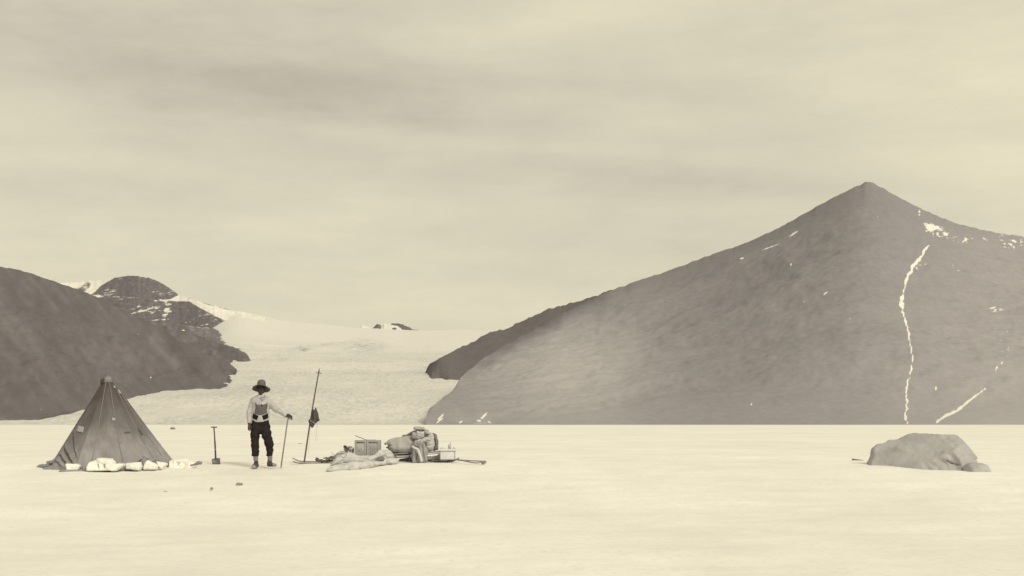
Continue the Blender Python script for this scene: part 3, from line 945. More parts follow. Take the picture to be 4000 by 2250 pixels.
M_canvas = smoked_shaded_canvas()
M_canvas_pale = material("pale_patch_canvas", alb(150, 143, 128), alb(164, 156, 140), 9)
M_canvas_cap = material("bleached_cap_canvas", alb(100, 91, 81), alb(140, 131, 118), 9)
M_seam = material("pale_seam_tape", alb(126, 118, 106), alb(148, 140, 126), 20)
M_skirt = material("dirty_skirt_canvas", alb(130, 122, 110), alb(160, 152, 137), 6, bump=0.4)
M_stain = material("dark_stain_canvas", alb(82, 74, 66), alb(104, 96, 86), 20)
M_darkcord = material("dark_cord", alb(62, 52, 44), alb(82, 72, 62), 20)
M_ice = material("cut_snow", (0.76, 0.745, 0.70), (0.84, 0.825, 0.775), 5, bump=0.35, bscale=30, bdist=0.01, rough=0.7)
M_shovelwood = material("dark_ash_handle", alb(96, 84, 74), alb(116, 104, 92), 12, stretch=(1, 1, 0.1))
M_shovelsleeve = material("blackened_sleeve", alb(66, 57, 50), alb(84, 74, 66), 14)
M_blade = material("dull_steel_blade", alb(84, 75, 67), alb(118, 108, 97), 16, rough=0.55, spec=0.4, c3=alb(170, 160, 142), scale3=12)
M_wool = material("pale_woollen_jersey", alb(170, 162, 144), alb(188, 179, 160), 10, bump=0.5, bscale=180, bdist=0.003)
M_scarf = material("grey_wool_scarf", alb(140, 132, 119), alb(162, 154, 138), 14, bump=0.4, bscale=150, bdist=0.003)
M_bib = material("grey_canvas_bib", alb(93, 84, 76), alb(105, 96, 88), 16, bump=0.3, bscale=180, bdist=0.002)
M_black = material("black_leather", alb(24, 18, 15), alb(32, 26, 22), 20)
M_trouser = material("dark_wool_trousers", alb(34, 27, 22), alb(46, 38, 33), 9, bump=0.5, bscale=80, bdist=0.005)
M_puttee = material("grey_wool_gaiter", alb(116, 109, 97), alb(132, 124, 111), 14, bump=0.5, bscale=140, bdist=0.003)
M_boot = material("worn_leather_boot", alb(66, 58, 52), alb(86, 78, 70), 12, c3=alb(128, 120, 108), scale3=14)
M_toecap = material("pale_fur_toe", alb(140, 132, 118), alb(170, 160, 142), 30)
M_hat = material("brown_felt_hat", alb(92, 82, 73), alb(112, 101, 90), 10)
M_skin = material("weathered_skin", alb(62, 52, 44), alb(80, 69, 60), 14, bump=0.2, spec=0.3)
M_glove = material("dark_woollen_mitt", alb(72, 63, 54), alb(90, 80, 70), 18)
M_lens = material("dark_glass", alb(28, 22, 19), alb(36, 30, 26), 10, rough=0.25, spec=0.5)
M_axewood = material("grey_ash_shaft", alb(126, 117, 106), alb(146, 137, 124), 14, stretch=(1, 1, 0.08))
M_steel = material("dull_axe_steel", alb(98, 90, 82), alb(124, 115, 104), 20, rough=0.45, metallic=0.0, spec=0.5)
M_bamboo = material("dark_bamboo", alb(88, 76, 67), alb(110, 98, 88), 12, stretch=(1, 1, 0.1))
M_flag = material("dark_flag_bunting", alb(80, 70, 62), alb(96, 86, 77), 12, bump=0.3)
M_pale = material("pale_cord", alb(196, 188, 168), alb(210, 202, 182), 12)
M_ski = material("dark_hickory_ski", alb(98, 88, 79), alb(132, 123, 111), 6, stretch=(0.15, 1, 1))
M_fur = material("pale_reindeer_skin", alb(182, 174, 154), alb(205, 197, 176), 5, bump=0.5, bscale=50, bdist=0.008, c3=alb(170, 161, 142), scale3=2.5)
M_case = material("weathered_deal_boards", alb(156, 148, 130), alb(172, 164, 145), 6, stretch=(1, 1, 0.15))
M_casepanel = material("pale_deal_panel", alb(170, 162, 144), alb(184, 176, 157), 8)
M_ink = material("faded_stencil_ink", alb(120, 111, 99), alb(136, 127, 114), 30)
M_deal_and_gap_shade = material("dark_deal_and_gap_shade", alb(112, 103, 92), alb(128, 119, 106), 14)
M_sack = material("grey_ration_sack", alb(166, 158, 139), alb(184, 176, 156), 5, bump=0.4, bscale=120, bdist=0.004)
M_bag = material("pale_canvas_bag", alb(176, 168, 149), alb(196, 188, 167), 6, bump=0.4)
M_cloth = material("grey_cotton_smock", alb(142, 134, 121), alb(164, 156, 140), 9, bump=0.4)
M_clothpale = material("pale_crumpled_cotton", alb(160, 152, 135), alb(184, 176, 156), 12, bump=0.5, bscale=50)
M_strap = material("dark_leather_strap", alb(116, 107, 97), alb(128, 119, 108), 14)
M_sledwood = material("grey_ash_runner", alb(128, 120, 107), alb(164, 156, 140), 5, stretch=(0.2, 1, 1))
M_sledshade = material("sledge_shade_and_board", alb(124, 116, 104), alb(142, 134, 120), 8)  # dark stand-in for shade under the load; also colours the front board
M_white = material("pale_enamel", alb(206, 198, 178), alb(218, 210, 189), 8)
M_whiterim = material("grey_tin_edge", alb(168, 160, 146), alb(180, 172, 156), 14)
M_rope = material("grey_hemp_rope", alb(128, 119, 108), alb(146, 137, 125), 40)
M_straw = material("brown_frayed_lashing", alb(118, 109, 98), alb(150, 141, 127), 30)
M_darkfur = material("dark_fur_boot", alb(88, 79, 71), alb(112, 103, 93), 20, bump=0.6)
M_boulder = material("pale_grey_granite", alb(166, 158, 142), alb(190, 181, 163), 1.6, 8, lo=0.32, hi=0.68, bump=0.5, bscale=14, bdist=0.02, c3=alb(156, 148, 133), scale3=2.2)
M_stone = material("dark_erratic_stone", alb(118, 109, 99), alb(140, 131, 119), 10)
M_pebble = material("grey_pebble", alb(140, 131, 118), alb(162, 153, 138), 10)
M_slate = material("dark_flat_stone", alb(124, 116, 104), alb(142, 133, 121), 10)
# ------------------------------------------------------------------ the tent
def build_tent():
    Yc = 30.5
    ax, _, az = at(421, 1466, Yc)
    g0 = float(gz(Yc)) - 0.03
    t = thing("pyramid_tent", (ax, Yc, g0 + 0.03), "tall pointed brown canvas tent with pale seams and patches", "tent")
    poles = [(-1.31, 0.06), (-1.02, -0.72), (-0.36, -1.12), (0.33, -1.13), (0.95, -0.70), (1.50, 0.16), (1.0, 0.95), (0.1, 1.15), (-0.85, 0.85)]
    ang = np.unwrap([math.atan2(y, x) for x, y in poles])
    rad = np.hypot(*np.array(poles).T)
    nt, nv = 300, 130
    th = ang[0] + 2 * math.pi * np.arange(nt) / nt
    A = np.concatenate([ang, [ang[0] + 2 * math.pi]])
    Rr = np.concatenate([rad, [rad[0]]])
    k = np.clip(np.searchsorted(A, th, "right") - 1, 0, len(poles) - 1)
    # straight chord between neighbouring poles, slack canvas sagging in a little
    f = (th - A[k]) / (A[k + 1] - A[k])
    x0, y0 = Rr[k] * np.cos(A[k]), Rr[k] * np.sin(A[k])
    x1, y1 = Rr[k + 1] * np.cos(A[k + 1]), Rr[k + 1] * np.sin(A[k + 1])
    dx, dy = np.cos(th), np.sin(th)
    den = dx * (y1 - y0) - dy * (x1 - x0)
    rc = (x0 * (y1 - y0) - y0 * (x1 - x0)) / den
    H = az - g0

    def surf(thv, v, off=0.0):
        """point of the canvas at a heading and height share v (0 foot, 1 apex)"""
        r = np.interp(np.mod(thv - th[0], 2 * math.pi), np.concatenate([th - th[0], [2 * math.pi]]), np.concatenate([rc, rc[:1]]))
        ff = np.interp(np.mod(thv - th[0], 2 * math.pi), np.concatenate([th - th[0], [2 * math.pi]]), np.concatenate([np.sin(np.pi * f), [0]]))
        taper = 1 - v
        rr = r * taper * (1 - 0.035 * ff * np.sin(np.pi * np.clip(v, 0, 1)) * 1.4) + 0.035 * (v ** 3)
        # wind wrinkles and pulled folds near the foot
        w_ = 0.010 * np.sin(thv * 46 + 5 * v + 2 * np.sin(thv * 7)) * np.exp(-((v - 0.05) / 0.12) ** 2)
        w_ = w_ + 0.006 * fbm(np.cos(thv) * 3, np.sin(thv) * 3, v * 5, octv=3, seed=4)
        hh = np.mod(thv - ang[0], 2 * math.pi)
        for (h0, v0, h1, v1, wd, am) in ((0.64, 0.235, 1.30, 0.015, 0.015, 0.085), (0.60, 0.175, 1.12, 0.01, 0.014, 0.08), (0.68, 0.37, 1.22, 0.11, 0.014, 0.05), (0.55, 0.11, 0.98, 0.0, 0.013, 0.05),
                                         (2.25, 0.01, 2.72, 0.11, 0.013, 0.07), (2.72, 0.11, 3.02, 0.02, 0.013, 0.06)):
            s = np.clip((hh - h0) / (h1 - h0), 0, 1)
            dv = v - (v0 + (v1 - v0) * s)
            e = np.exp(-(dv / wd) ** 2) * np.clip((hh - h0) * 7 + 0.5, 0, 1) * np.clip((h1 - hh) * 9 + 0.4, 0, 1)
            w_ = w_ + am * (0.6 * np.exp(-((dv - wd * 1.6) / wd) ** 2) * np.clip((hh - h0) * 9, 0, 1) * np.clip((h1 - hh) * 9, 0, 1) - e)
        rr = np.maximum(rr + w_ * np.clip(taper * 4, 0, 1) + off, 0.012)
        return np.stack([ax + rr * np.cos(thv), Yc + rr * np.sin(thv), g0 + H * v + 0 * rr], -1)
    vv = np.linspace(0, 1, nv) ** 0.92
    T, V = np.meshgrid(th, vv)
    P = surf(T, V)
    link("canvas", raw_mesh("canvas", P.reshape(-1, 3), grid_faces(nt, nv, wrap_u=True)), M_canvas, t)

    front = P.reshape(-1, 3)
    PXf = 2000 + F * front[:, 0] / front[:, 1]
    PYf = HZ - F * (front[:, 2] - CAMZ) / front[:, 1]
    near = T.ravel() < ang[5]

    def find(px, py):
        d = np.hypot(PXf - px, PYf - py) + (~near) * 1e6
        i = int(np.argmin(d))
        return T.ravel()[i], V.ravel()[i]

    def patch(name, quad, mat, off=0.012, n=6):
        q = np.array([find(*c) for c in quad])
        u = np.linspace(0, 1, n)
        U, W = np.meshgrid(u, u)
        tv = ((1 - U) * (1 - W))[..., None] * q[0] + (U * (1 - W))[..., None] * q[1] + (U * W)[..., None] * q[2] + ((1 - U) * W)[..., None] * q[3]
        return MB().sheet(surf(tv[..., 0], tv[..., 1], off)).build(name, mat, t, solid=0.006)
    patch("patch", ((308, 1662), (331, 1667), (326, 1690), (299, 1684)), M_canvas_pale)
    patch("patch", ((436, 1631), (450, 1631), (450, 1642), (437, 1642)), M_canvas_pale)
    patch("patch", ((457, 1521), (464, 1523), (474, 1538), (464, 1537)), M_canvas_pale)
    patch("patch", ((441, 1508), (448, 1508), (449, 1515), (443, 1515)), M_canvas_pale)
    patch("stain", ((535, 1672), (543, 1674), (559, 1696), (550, 1702)), M_stain, 0.008)
    patch("stain", ((485, 1688), (500, 1686), (508, 1690), (490, 1694)), M_stain, 0.008)
    for foot, top in (((357, 1800), (411, 1500)), ((479, 1805), (424, 1496)), ((600, 1795), (433, 1500)), ((640, 1790), (441, 1500))):
        a, b = find(*foot), find(*top)
        s = np.linspace(0, 1, 30)
        # a seam runs straight up one heading
        pts = surf(a[0] + 0 * s, a[1] + (0.965 - a[1]) * s, 0.006)
        MB().tube(pts, np.linspace(0.010, 0.006, 30), 6).build("seam", M_seam, t)
    # bleached cap where the poles meet
    m = MB()
    cv = np.linspace(0.925, 1.0, 8)
    Tc, Vc = np.meshgrid(th[::6], cv)
    Pc = surf(Tc, Vc, 0.014 - 0.005 * fbm(np.cos(Tc) * 3, np.sin(Tc) * 3, Vc * 30, octv=2, seed=8))
    Pc[-1] = np.array([ax + 0.0, Yc, az + 0.03])
    m._add(Pc.reshape(-1, 3), grid_faces(len(th[::6]), 8, wrap_u=True)).build("cap", M_canvas_cap, t)
    # tied vent sleeve hanging by the apex
    q = lambda px, py, dy=-0.1: at(px, py, Yc + dy)
    so = Solid(q(388, 1512, -0.25), q(412, 1474, 0.05), 0.008)
    so.chain([(q(405, 1482), 0.022), (q(399, 1486), 0.034), (q(398, 1494), 0.036), (q(397, 1504), 0.018)], 0.02).ripple(0.008, 0.03, 3)
    link("vent_sleeve", so.mesh("vent_sleeve"), M_darkcord, t)
    # snow skirt lying out on the ground
    nu, nw = 170, 7
    tt = np.linspace(ang[0] - 0.25, ang[5] + 0.1, nu)
    wdt = 0.10 + 0.10 * np.abs(fbm(tt * 3, 0 * tt, octv=3, seed=12)) + 0.20 * np.exp(-((tt - ang[2] + 0.04) / 0.12) ** 2) + 0.12 * np.exp(-((tt - ang[0]) / 0.2) ** 2)
    wdt[tt > ang[4]] *= 0.5
    rows = []
    for j in range(nw):
        s = j / (nw - 1)
        r0 = surf(tt, 0 * tt + 0.035 * (1 - s))
        d = np.stack([np.cos(tt), np.sin(tt)], -1)
        xy = r0[:, :2] + d * (wdt * s)[:, None]
        z = gz(xy[:, 1]) + 0.018 + 0.05 * (1 - s) ** 2 + 0.022 * np.abs(fbm(tt * 14, np.full(nu, s * 2.0), octv=3, seed=15)) * (0.3 + s)
        z = np.where(s > 0.99, gz(xy[:, 1]) + 0.002, z)
        rows.append(np.column_stack([xy, z]))
    MB().sheet(rows).build("snow_skirt", M_skirt, t, solid=0.008)
    # bunched cloth at the windward corner
    c = lambda px, py, Y: at(px, py, Y)
    so = Solid(c(150, 1840, 30.0) - (0.1, 0.25, 0.1), c(260, 1790, 30.3) + (0.1, 0.25, 0.1), 0.012)
    for a, b, ra, rb in (((168, 1822), (186, 1818), 0.05, 0.045), ((186, 1808), (204, 1806), 0.03, 0.04), ((176, 1828), (240, 1829), 0.035, 0.02), ((204, 1810), (215, 1800), 0.04, 0.05), ((190, 1822), (225, 1826), 0.05, 0.04)):
        so.limb(c(*a, 30.1), c(*b, 30.05), ra, rb, 0.02)
    so.ripple(0.016, 0.06, 5)
    link("bunched_cloth", so.mesh("bunched_cloth"), M_skirt, t)
    so = Solid(c(300, 1850, 29.1) - (0.1, 0.2, 0.1), c(370, 1815, 29.3) + (0.1, 0.2, 0.1), 0.012)
    so.chain([(c(318, 1828, 29.35), 0.045), (c(330, 1834, 29.25), 0.04), (c(350, 1836, 29.25), 0.025)], 0.02).limb(c(316, 1830, 29.4), c(322, 1822, 29.4), 0.03, 0.02).ripple(0.014, 0.05, 6)
    link("bunched_cloth", so.mesh("bunched_cloth"), M_skirt, t)
    # loose door flaps near the sheltered corner, propped away from the canvas
    for apex, l, r_, off in (((611, 1778), (548, 1806), (652, 1803), 0.09), ((622, 1795), (586, 1806), (664, 1810), 0.13)):
        pa, pl, pr = find(*apex), find(*l), find(*r_)
        rows = []
        for s in np.linspace(0, 1, 7):
            row = []
            for u in np.linspace(0, 1, 15):
                top = np.array(pl) * (1 - 2 * u) + np.array(pa) * 2 * u if u < 0.5 else np.array(pa) * (2 - 2 * u) + np.array(pr) * (2 * u - 1)
                v = top[1] * (1 - s) + 0.0 * s
                row.append(surf(np.array(top[0]), np.array(v), off * (1 - 0.7 * s) * (0.35 + 0.65 * math.sin(math.pi * u))))
            rows.append(row)
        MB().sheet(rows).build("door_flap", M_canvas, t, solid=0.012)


# ------------------------------------------------------------------ snow blocks on the skirt
def snow_block(pix, Y, depth, label, group="snow blocks holding down the tent", seed=0, dents=()):
    P = outline(pix, Y)
    o = stuffed("snow_block", P, depth, 0.035, 0.011, M_ice, Y, smooth=0, amp=0.010, size=0.16, seed=seed, grooves=dents, gw=0.014, gd=0.022, gain=0.45)
    return tag(o, label, "snow block", group)


def build_blocks():
    low = 9
    snow_block([(260, 1811), (297, 1810), (318, 1818), (319, 1821), (308, 1832 + low), (266, 1830 + low)], 29.35, 0.13, "small flat snow block on the tent skirt nearest the tent's windward corner", seed=1)
    P = outline([(387, 1815), (389, 1824)], 29.15), outline([(413, 1815), (411, 1826)], 29.15)
    snow_block([(341, 1832 + low), (341, 1818), (350, 1805), (378, 1797), (381, 1791), (391, 1789), (434, 1791), (447, 1804), (449, 1809), (440, 1830 + low)], 29.2, 0.17,
               "largest snow block at the tent foot, with two dark hollows in its face", seed=2, dents=P)
    snow_block([(436, 1812), (468, 1809), (489, 1812), (478, 1824), (455, 1832 + low), (436, 1832 + low)], 29.2, 0.12, "low wedge of snow leaning against the largest block at the tent foot", seed=3)
    snow_block([(491, 1811), (500, 1807), (550, 1804), (555, 1824), (548, 1828 + low), (510, 1826 + low), (495, 1824 + low)], 29.45, 0.13, "oblong snow block under the middle of the tent between wedge and pointed block", seed=4)
    snow_block([(561, 1826 + low), (563, 1822), (571, 1803), (578, 1798), (590, 1803), (610, 1814), (618, 1819), (612, 1826 + low)], 29.55, 0.12, "pointed triangular snow block in front of the tent door flap", seed=5)
    snow_block([(613, 1803), (645, 1805), (655, 1813), (640, 1832), (634, 1831 + low), (622, 1820)], 29.75, 0.12, "tilted snow block with a narrow foot beside the pointed one", seed=6)
    snow_block([(662, 1832), (664, 1800), (672, 1796), (700, 1793), (728, 1791), (740, 1798), (742, 1812), (735, 1832)], 30.3, 0.20, "big pale snow block at the sheltered corner of the tent", seed=7)
    snow_block([(730, 1832), (732, 1806), (745, 1799), (770, 1801), (778, 1808), (770, 1832)], 30.35, 0.14, "rounded snow lump farthest from the tent, behind the long grey bundle", seed=8)
    so = Solid(at(740, 1830, 30.1) - 0.15, at(795, 1795, 30.1) + 0.15, 0.01)
    so.chain([(at(746, 1818, 30.05), 0.018), (at(765, 1813, 30.05), 0.026), (at(776, 1808, 30.05), 0.034), (at(784, 1808, 30.05), 0.036)], 0.02).ripple(0.006, 0.04, 4)
    tag(link("bundle", so.mesh("bundle"), M_rope), "long grey bundle lying on the snow at the end of the block row", "bundle")


# ------------------------------------------------------------------ shovel
def build_shovel():
    Y = gY(1813)
    q = lambda px, py, dy=0.0: at(px, py, Y + dy)
    t = thing("shovel", q(845, 1813), "short shovel with a T handle standing upright in the snow", "shovel")
    MB().tube([q(824.5, 1668.5), (q(824.5, 1668.5) + q(847.5, 1668.5)) / 2, q(847.5, 1668.5)], 0.0145, 10).build("grip", M_shovelwood, t)
    MB().tube([q(836, 1671), q(838, 1700), q(839.3, 1724)], 0.0165, 10, up=(0, 1, 0)).build("handle", M_shovelwood, t)
    MB().tube([q(839.2, 1723), q(841, 1755), q(842, 1780), q(842.5, 1789), q(843, 1792)], [0.0185, 0.019, 0.020, 0.0205, 0.010], 10, up=(0, 1, 0)).build("socket", M_shovelsleeve, t)
    MB().tube([q(840.3, 1754), q(840.6, 1757)], 0.0215, 10, up=(0, 1, 0)).build("band", M_whiterim, t)
    P = []
    for s in np.linspace(0, 1, 6):
        row = []
        for u in np.linspace(0, 1, 9):
            a, b = np.array([826.5, 1793.5]), np.array([860, 1790])
            c, d = np.array([830, 1817]), np.array([861.5, 1816])
            p = (a * (1 - u) + b * u) * (1 - s) + (c * (1 - u) + d * u) * s
            r = q(p[0], p[1] - 2.0 * math.sin(math.pi * u) * (1 - s), 0.0)
            r[1] += 0.02 * math.sin(math.pi * u) - 0.01 + 0.015 * (1 - s)
            row.append(r)
        P.append(row)
    MB().sheet(P).build("blade", M_blade, t, solid=0.004)


build_tent()
build_blocks()
build_shovel()
# ------------------------------------------------------------------ the man and his ice axe
MAN_Y = 30.3
S = F / MAN_Y
MAN_O = np.array([(1023 - 2000) / S, MAN_Y, CAMZ + (HZ - 1824) / S])


def mp(px, py, dy=0.0):
    """figure point in metres from its base; dy towards (-) or away from (+) the camera"""
    return np.array([(px - 1023) / S, dy, (1824 - py) / S])


class Moved:
    pass


def put(name, so_or_me, mat, parent):
    me = so_or_me.mesh(name) if isinstance(so_or_me, Solid) else so_or_me
    me.transform(Matrix.Translation(tuple(MAN_O)))
    return link(name, me, mat, parent)


def finger(so, base, d1, l, r, curl, n=3, k=0.004):
    """a bent finger: starts along d1 and turns towards curl at each joint"""
    p, d = np.array(base, float), np.array(d1, float)
    d /= np.linalg.norm(d)
    c = np.array(curl, float)
    for j, f in enumerate((0.45, 0.31, 0.24)[:n]):
        q = p + d * l * f
        so.limb(p, q, r * (1 - 0.1 * j), r * (0.92 - 0.1 * j), k)
        p = q
        d = d + c * 0.75
        d /= np.linalg.norm(d)


def build_man():
    t = thing("person", MAN_O, "man in wide felt hat and pale jersey resting one hand on an ice axe", "person")
    # --- jersey
    so = Solid((-0.36, -0.24, 0.93), (0.58, 0.2, 1.58), 0.009)
    so.limb((-0.035, 0.0, 1.36), (-0.033, 0.0, 1.04), 0.184, 0.196, 0.02, sy=0.72)
    so.limb((-0.17, 0.015, 1.425), (0.095, 0.015, 1.445), 0.075, 0.078, 0.08)
    so.limb((-0.03, 0.02, 1.44), (-0.016, 0.0, 1.53), 0.10, 0.066, 0.05)
    so.limb((-0.2, 0.01, 1.42), (-0.278, 0.01, 1.18), 0.068, 0.058, 0.035)
    so.limb((-0.278, 0.01, 1.18), (-0.268, -0.03, 0.955), 0.058, 0.044, 0.02)
    so.limb((0.105, 0.01, 1.43), (0.300, -0.02, 1.245), 0.078, 0.060, 0.04)
    so.limb((0.300, -0.02, 1.245), (0.540, -0.113, 1.110), 0.060, 0.043, 0.02)
    so.crop_z(0.945)
    # hem dips in front, trousers show at the hips
    hem = 0.965 + 0.055 * np.clip(np.abs(so.ax[0] + 0.03) / 0.19, 0, 1.3)[:, None, None] ** 2 - so.ax[2][None, None, :]
    so.d = np.maximum(so.d, np.where(((so.ax[0] > -0.218) & (so.ax[0] < 0.175))[:, None, None], hem, -9.0)).astype(np.float32)
    # cuffs cut square across the wrists
    so.ripple(0.010, 0.09, 3, 3)
    so.ripple(0.004, 0.03, 8, 2)
    field = so

    def front(x, z, off):
        """nearest jersey surface seen from the front"""
        ix = np.clip((x - so.lo[0]) / so.h, 0, so.d.shape[0] - 1.001)
        iz = np.clip((z - so.lo[2]) / so.h, 0, so.d.shape[2] - 1.001)
        i, k = int(ix), int(iz)
        fx, fz = ix - i, iz - k
        col = (field.d[i, :, k] * (1 - fx) * (1 - fz) + field.d[min(i + 1, field.d.shape[0] - 1), :, k] * fx * (1 - fz)
               + field.d[i, :, min(k + 1, field.d.shape[2] - 1)] * (1 - fx) * fz + field.d[min(i + 1, field.d.shape[0] - 1), :, min(k + 1, field.d.shape[2] - 1)] * fx * fz)
        j = np.nonzero(col < 0)[0]
        if not len(j):
            return -0.1 - off
        j = j[0]
        if j > 0:
            return so.ax[1][j - 1] + so.h * col[j - 1] / (col[j - 1] - col[j]) - off
        return so.ax[1][0] - off

    def panel(name, top, bot, left, right, mat, off=0.008, thick=0.006, n=12):
        """cloth panel that lies on the chest: four edges as curves in picture columns and rows"""
        c = lambda pts, u: np.array([np.interp(u, np.linspace(0, 1, len(pts)), [p[k] for p in pts]) for k in (0, 1)])
        rows = []
        for v in np.linspace(0, 1, n):
            row = []
            for u in np.linspace(0, 1, n):
                p = (1 - v) * c(top, u) + v * c(bot, u) + (1 - u) * c(left, v) + u * c(right, v)
                p = p - ((1 - u) * (1 - v) * np.array(top[0]) + u * (1 - v) * np.array(top[-1]) + (1 - u) * v * np.array(bot[0]) + u * v * np.array(bot[-1]))
                q = mp(p[0], p[1])
                row.append((q[0], front(q[0], q[2], off), q[2]))
            rows.append(row)
        m = MB().sheet(rows)
        bmesh.ops.recalc_face_normals(m.bm, faces=m.bm.faces)
        bmesh.ops.solidify(m.bm, geom=m.bm.faces[:], thickness=thick)
        return put(name, bm_mesh(name, m.bm, True), mat, t)

    jersey_mesh = so.mesh("jersey")
    bib = panel("chest_panel", [(1001.5, 1573.5), (1009, 1580), (1017, 1582), (1027, 1582), (1036, 1581), (1047.5, 1575.5)], [(998, 1615), (1010, 1620), (1022, 1622), (1034, 1619), (1045.5, 1613)],
                [(1001.5, 1573.5), (1002.5, 1590), (998, 1615)], [(1047.5, 1575.5), (1046, 1595), (1045.5, 1613)], M_bib)
    panel("belt_pouch", [(993, 1615), (1003, 1620), (1014, 1624)], [(987.5, 1632.5), (997, 1637), (1008.5, 1640.5)], [(993, 1615), (987.5, 1632.5)], [(1014, 1624), (1008.5, 1640.5)], M_black, 0.014, 0.016, 8)
    panel("belt_pouch", [(1029, 1624), (1039, 1620), (1049, 1613.5)], [(1034, 1640), (1043, 1637.5), (1050.5, 1632)], [(1029, 1624), (1034, 1640)], [(1049, 1613.5), (1050, 1622), (1050.5, 1632)], M_black, 0.018, 0.016, 8)
    q = mp(1027, 1582)
    b = Solid((q[0] - 0.03, -0.24, q[2] - 0.05), (q[0] + 0.03, 0, q[2] + 0.03), 0.004)
    y = front(q[0], q[2], 0.016)
    b.ball((q[0], y, q[2]), 0.0155, 0.0)
    put("button", b, M_black, t)
    put("jersey", jersey_mesh, M_wool, t)
    # --- neckerchief
    n = Solid((-0.14, -0.2, 1.38), (0.12, 0.12, 1.62), 0.006)
    ring = [((math.cos(a) * 0.082 - 0.016, 0.0 + math.sin(a) * 0.075, 1.515 + 0.030 * math.sin(a)), 0.021) for a in np.linspace(0, 2 * math.pi, 17)]
    n.chain(ring, 0.012)
    n.chain([((-0.085, -0.035, 1.52), 0.016), ((-0.05, -0.088, 1.478), 0.017), ((0.005, -0.112, 1.452), 0.017)], 0.008)
    n.chain([((0.07, -0.04, 1.515), 0.02), ((0.055, -0.098, 1.47), 0.024), ((0.03, -0.118, 1.435), 0.022)], 0.01)
    n.limb((0.04, -0.11, 1.46), (0.012, -0.125, 1.425), 0.026, 0.014, 0.01)
    n.ripple(0.005, 0.035, 5, 2)
    put("neckerchief", n, M_scarf, t)
    # --- trousers
    so2 = Solid((-0.26, -0.2, 0.22), (0.28, 0.18, 1.06), 0.010)
    so2.limb((-0.03, 0.0, 0.97), (-0.03, 0.0, 0.88), 0.178, 0.188, 0.03, sy=0.60)
    so2.chain([((-0.125, 0.0, 0.90), 0.108), ((-0.148, 0.0, 0.70), 0.094), ((-0.150, -0.01, 0.52), 0.078), ((-0.155, -0.015, 0.465), 0.080), ((-0.146, -0.005, 0.42), 0.069), ((-0.143, 0.0, 0.34), 0.077), ((-0.138, 0.0, 0.262), 0.070)], 0.03)
    so2.chain([((0.062, 0.0, 0.90), 0.110), ((0.100, -0.01, 0.70), 0.102), ((0.145, -0.02, 0.545), 0.085), ((0.172, -0.03, 0.47), 0.091), ((0.168, -0.015, 0.415), 0.063), ((0.176, -0.01, 0.35), 0.073), ((0.172, 0.0, 0.262), 0.066)], 0.025)
    so2.crop_z(0.235, 1.04)
    so2.ripple(0.013, 0.09, 21, 3, stretch=(1.3, 1.3, 0.7))
    put("trousers", so2, M_trouser, t)
    # --- gaiters and boots
    for x, r, z0, z1, sd in ((-0.132, 0.054, 0.262, 0.128, 31), (0.172, 0.053, 0.262, 0.128, 32)):
        g = Solid((x - 0.09, -0.09, 0.11), (x + 0.09, 0.09, 0.3), 0.007)
        g.limb((x - 0.003, 0.0, z0 + 0.03), (x + 0.004, 0.0, z1), r + 0.002, r - 0.006, 0.0).crop_z(z1, z0 + 0.02).ripple(0.005, 0.03, sd, 2, stretch=(2, 2, 0.5))
        put("gaiter", g, M_puttee, t)
    zl, zr_ = -0.018, 0.012
    bt = Solid((-0.23, -0.3, -0.05), (-0.03, 0.12, 0.2), 0.008)
    bt.limb((-0.124, 0.005, 0.16), (-0.124, 0.01, 0.05), 0.041, 0.044, 0.02)
    bt.limb((-0.124, 0.03, zl + 0.045), (-0.135, -0.16, zl + 0.032), 0.048, 0.052, 0.03)
    bt.limb((-0.124, 0.0, 0.06), (-0.133, -0.12, zl + 0.045), 0.042, 0.040, 0.03).crop_z(zl - 0.006).ripple(0.004, 0.03, 41, 2)
    put("boot", bt, M_boot, t)
    c = Solid((-0.23, -0.3, -0.05), (-0.05, 0.0, 0.1), 0.007)
    c.limb((-0.137, -0.155, zl + 0.030), (-0.139, -0.19, zl + 0.022), 0.053, 0.046, 0.0).crop_z(zl - 0.008).ripple(0.006, 0.02, 43, 2)
    put("toe_cover", c, M_toecap, t)
    bt = Solid((0.08, -0.2, -0.03), (0.42, 0.12, 0.2), 0.008)
    bt.limb((0.166, 0.0, 0.16), (0.160, 0.0, 0.06), 0.041, 0.046, 0.02)
    bt.limb((0.160, 0.0, zr_ + 0.045), (0.265, -0.06, zr_ + 0.028), 0.046, 0.034, 0.03)
    bt.limb((0.168, 0.0, 0.08), (0.25, -0.05, zr_ + 0.035), 0.040, 0.03, 0.03).crop_z(zr_ - 0.006).ripple(0.004, 0.03, 44, 2)
    put("boot", bt, M_boot, t)
    c = Solid((0.22, -0.16, -0.03), (0.40, 0.02, 0.1), 0.007)
    c.limb((0.265, -0.062, zr_ + 0.030), (0.300, -0.082, zr_ + 0.030), 0.034, 0.036, 0.0).crop_z(zr_ - 0.008).ripple(0.006, 0.02, 45, 2)
    put("toe_cover", c, M_toecap, t)
    # --- body: head, neck, trunk, arms, legs and hands in one surface
    bd = Solid((-0.34, -0.24, 0.0), (0.72, 0.16, 1.80), 0.0055)
    hx = -0.017
    bd.ball((hx, 0.012, 1.690), (0.078, 0.096, 0.098), 0.0)
    bd.limb((hx, -0.018, 1.640), (hx, -0.040, 1.580), 0.062, 0.040, 0.03)
    bd.ball((hx, -0.066, 1.567), (0.024, 0.018, 0.016), 0.02)                                   # chin
    bd.chain([((hx, -0.088, 1.662), 0.010), ((hx, -0.108, 1.628), 0.015)], 0.012)               # nose
    bd.limb((hx - 0.016, -0.094, 1.622), (hx + 0.016, -0.094, 1.622), 0.009, 0.009, 0.008)
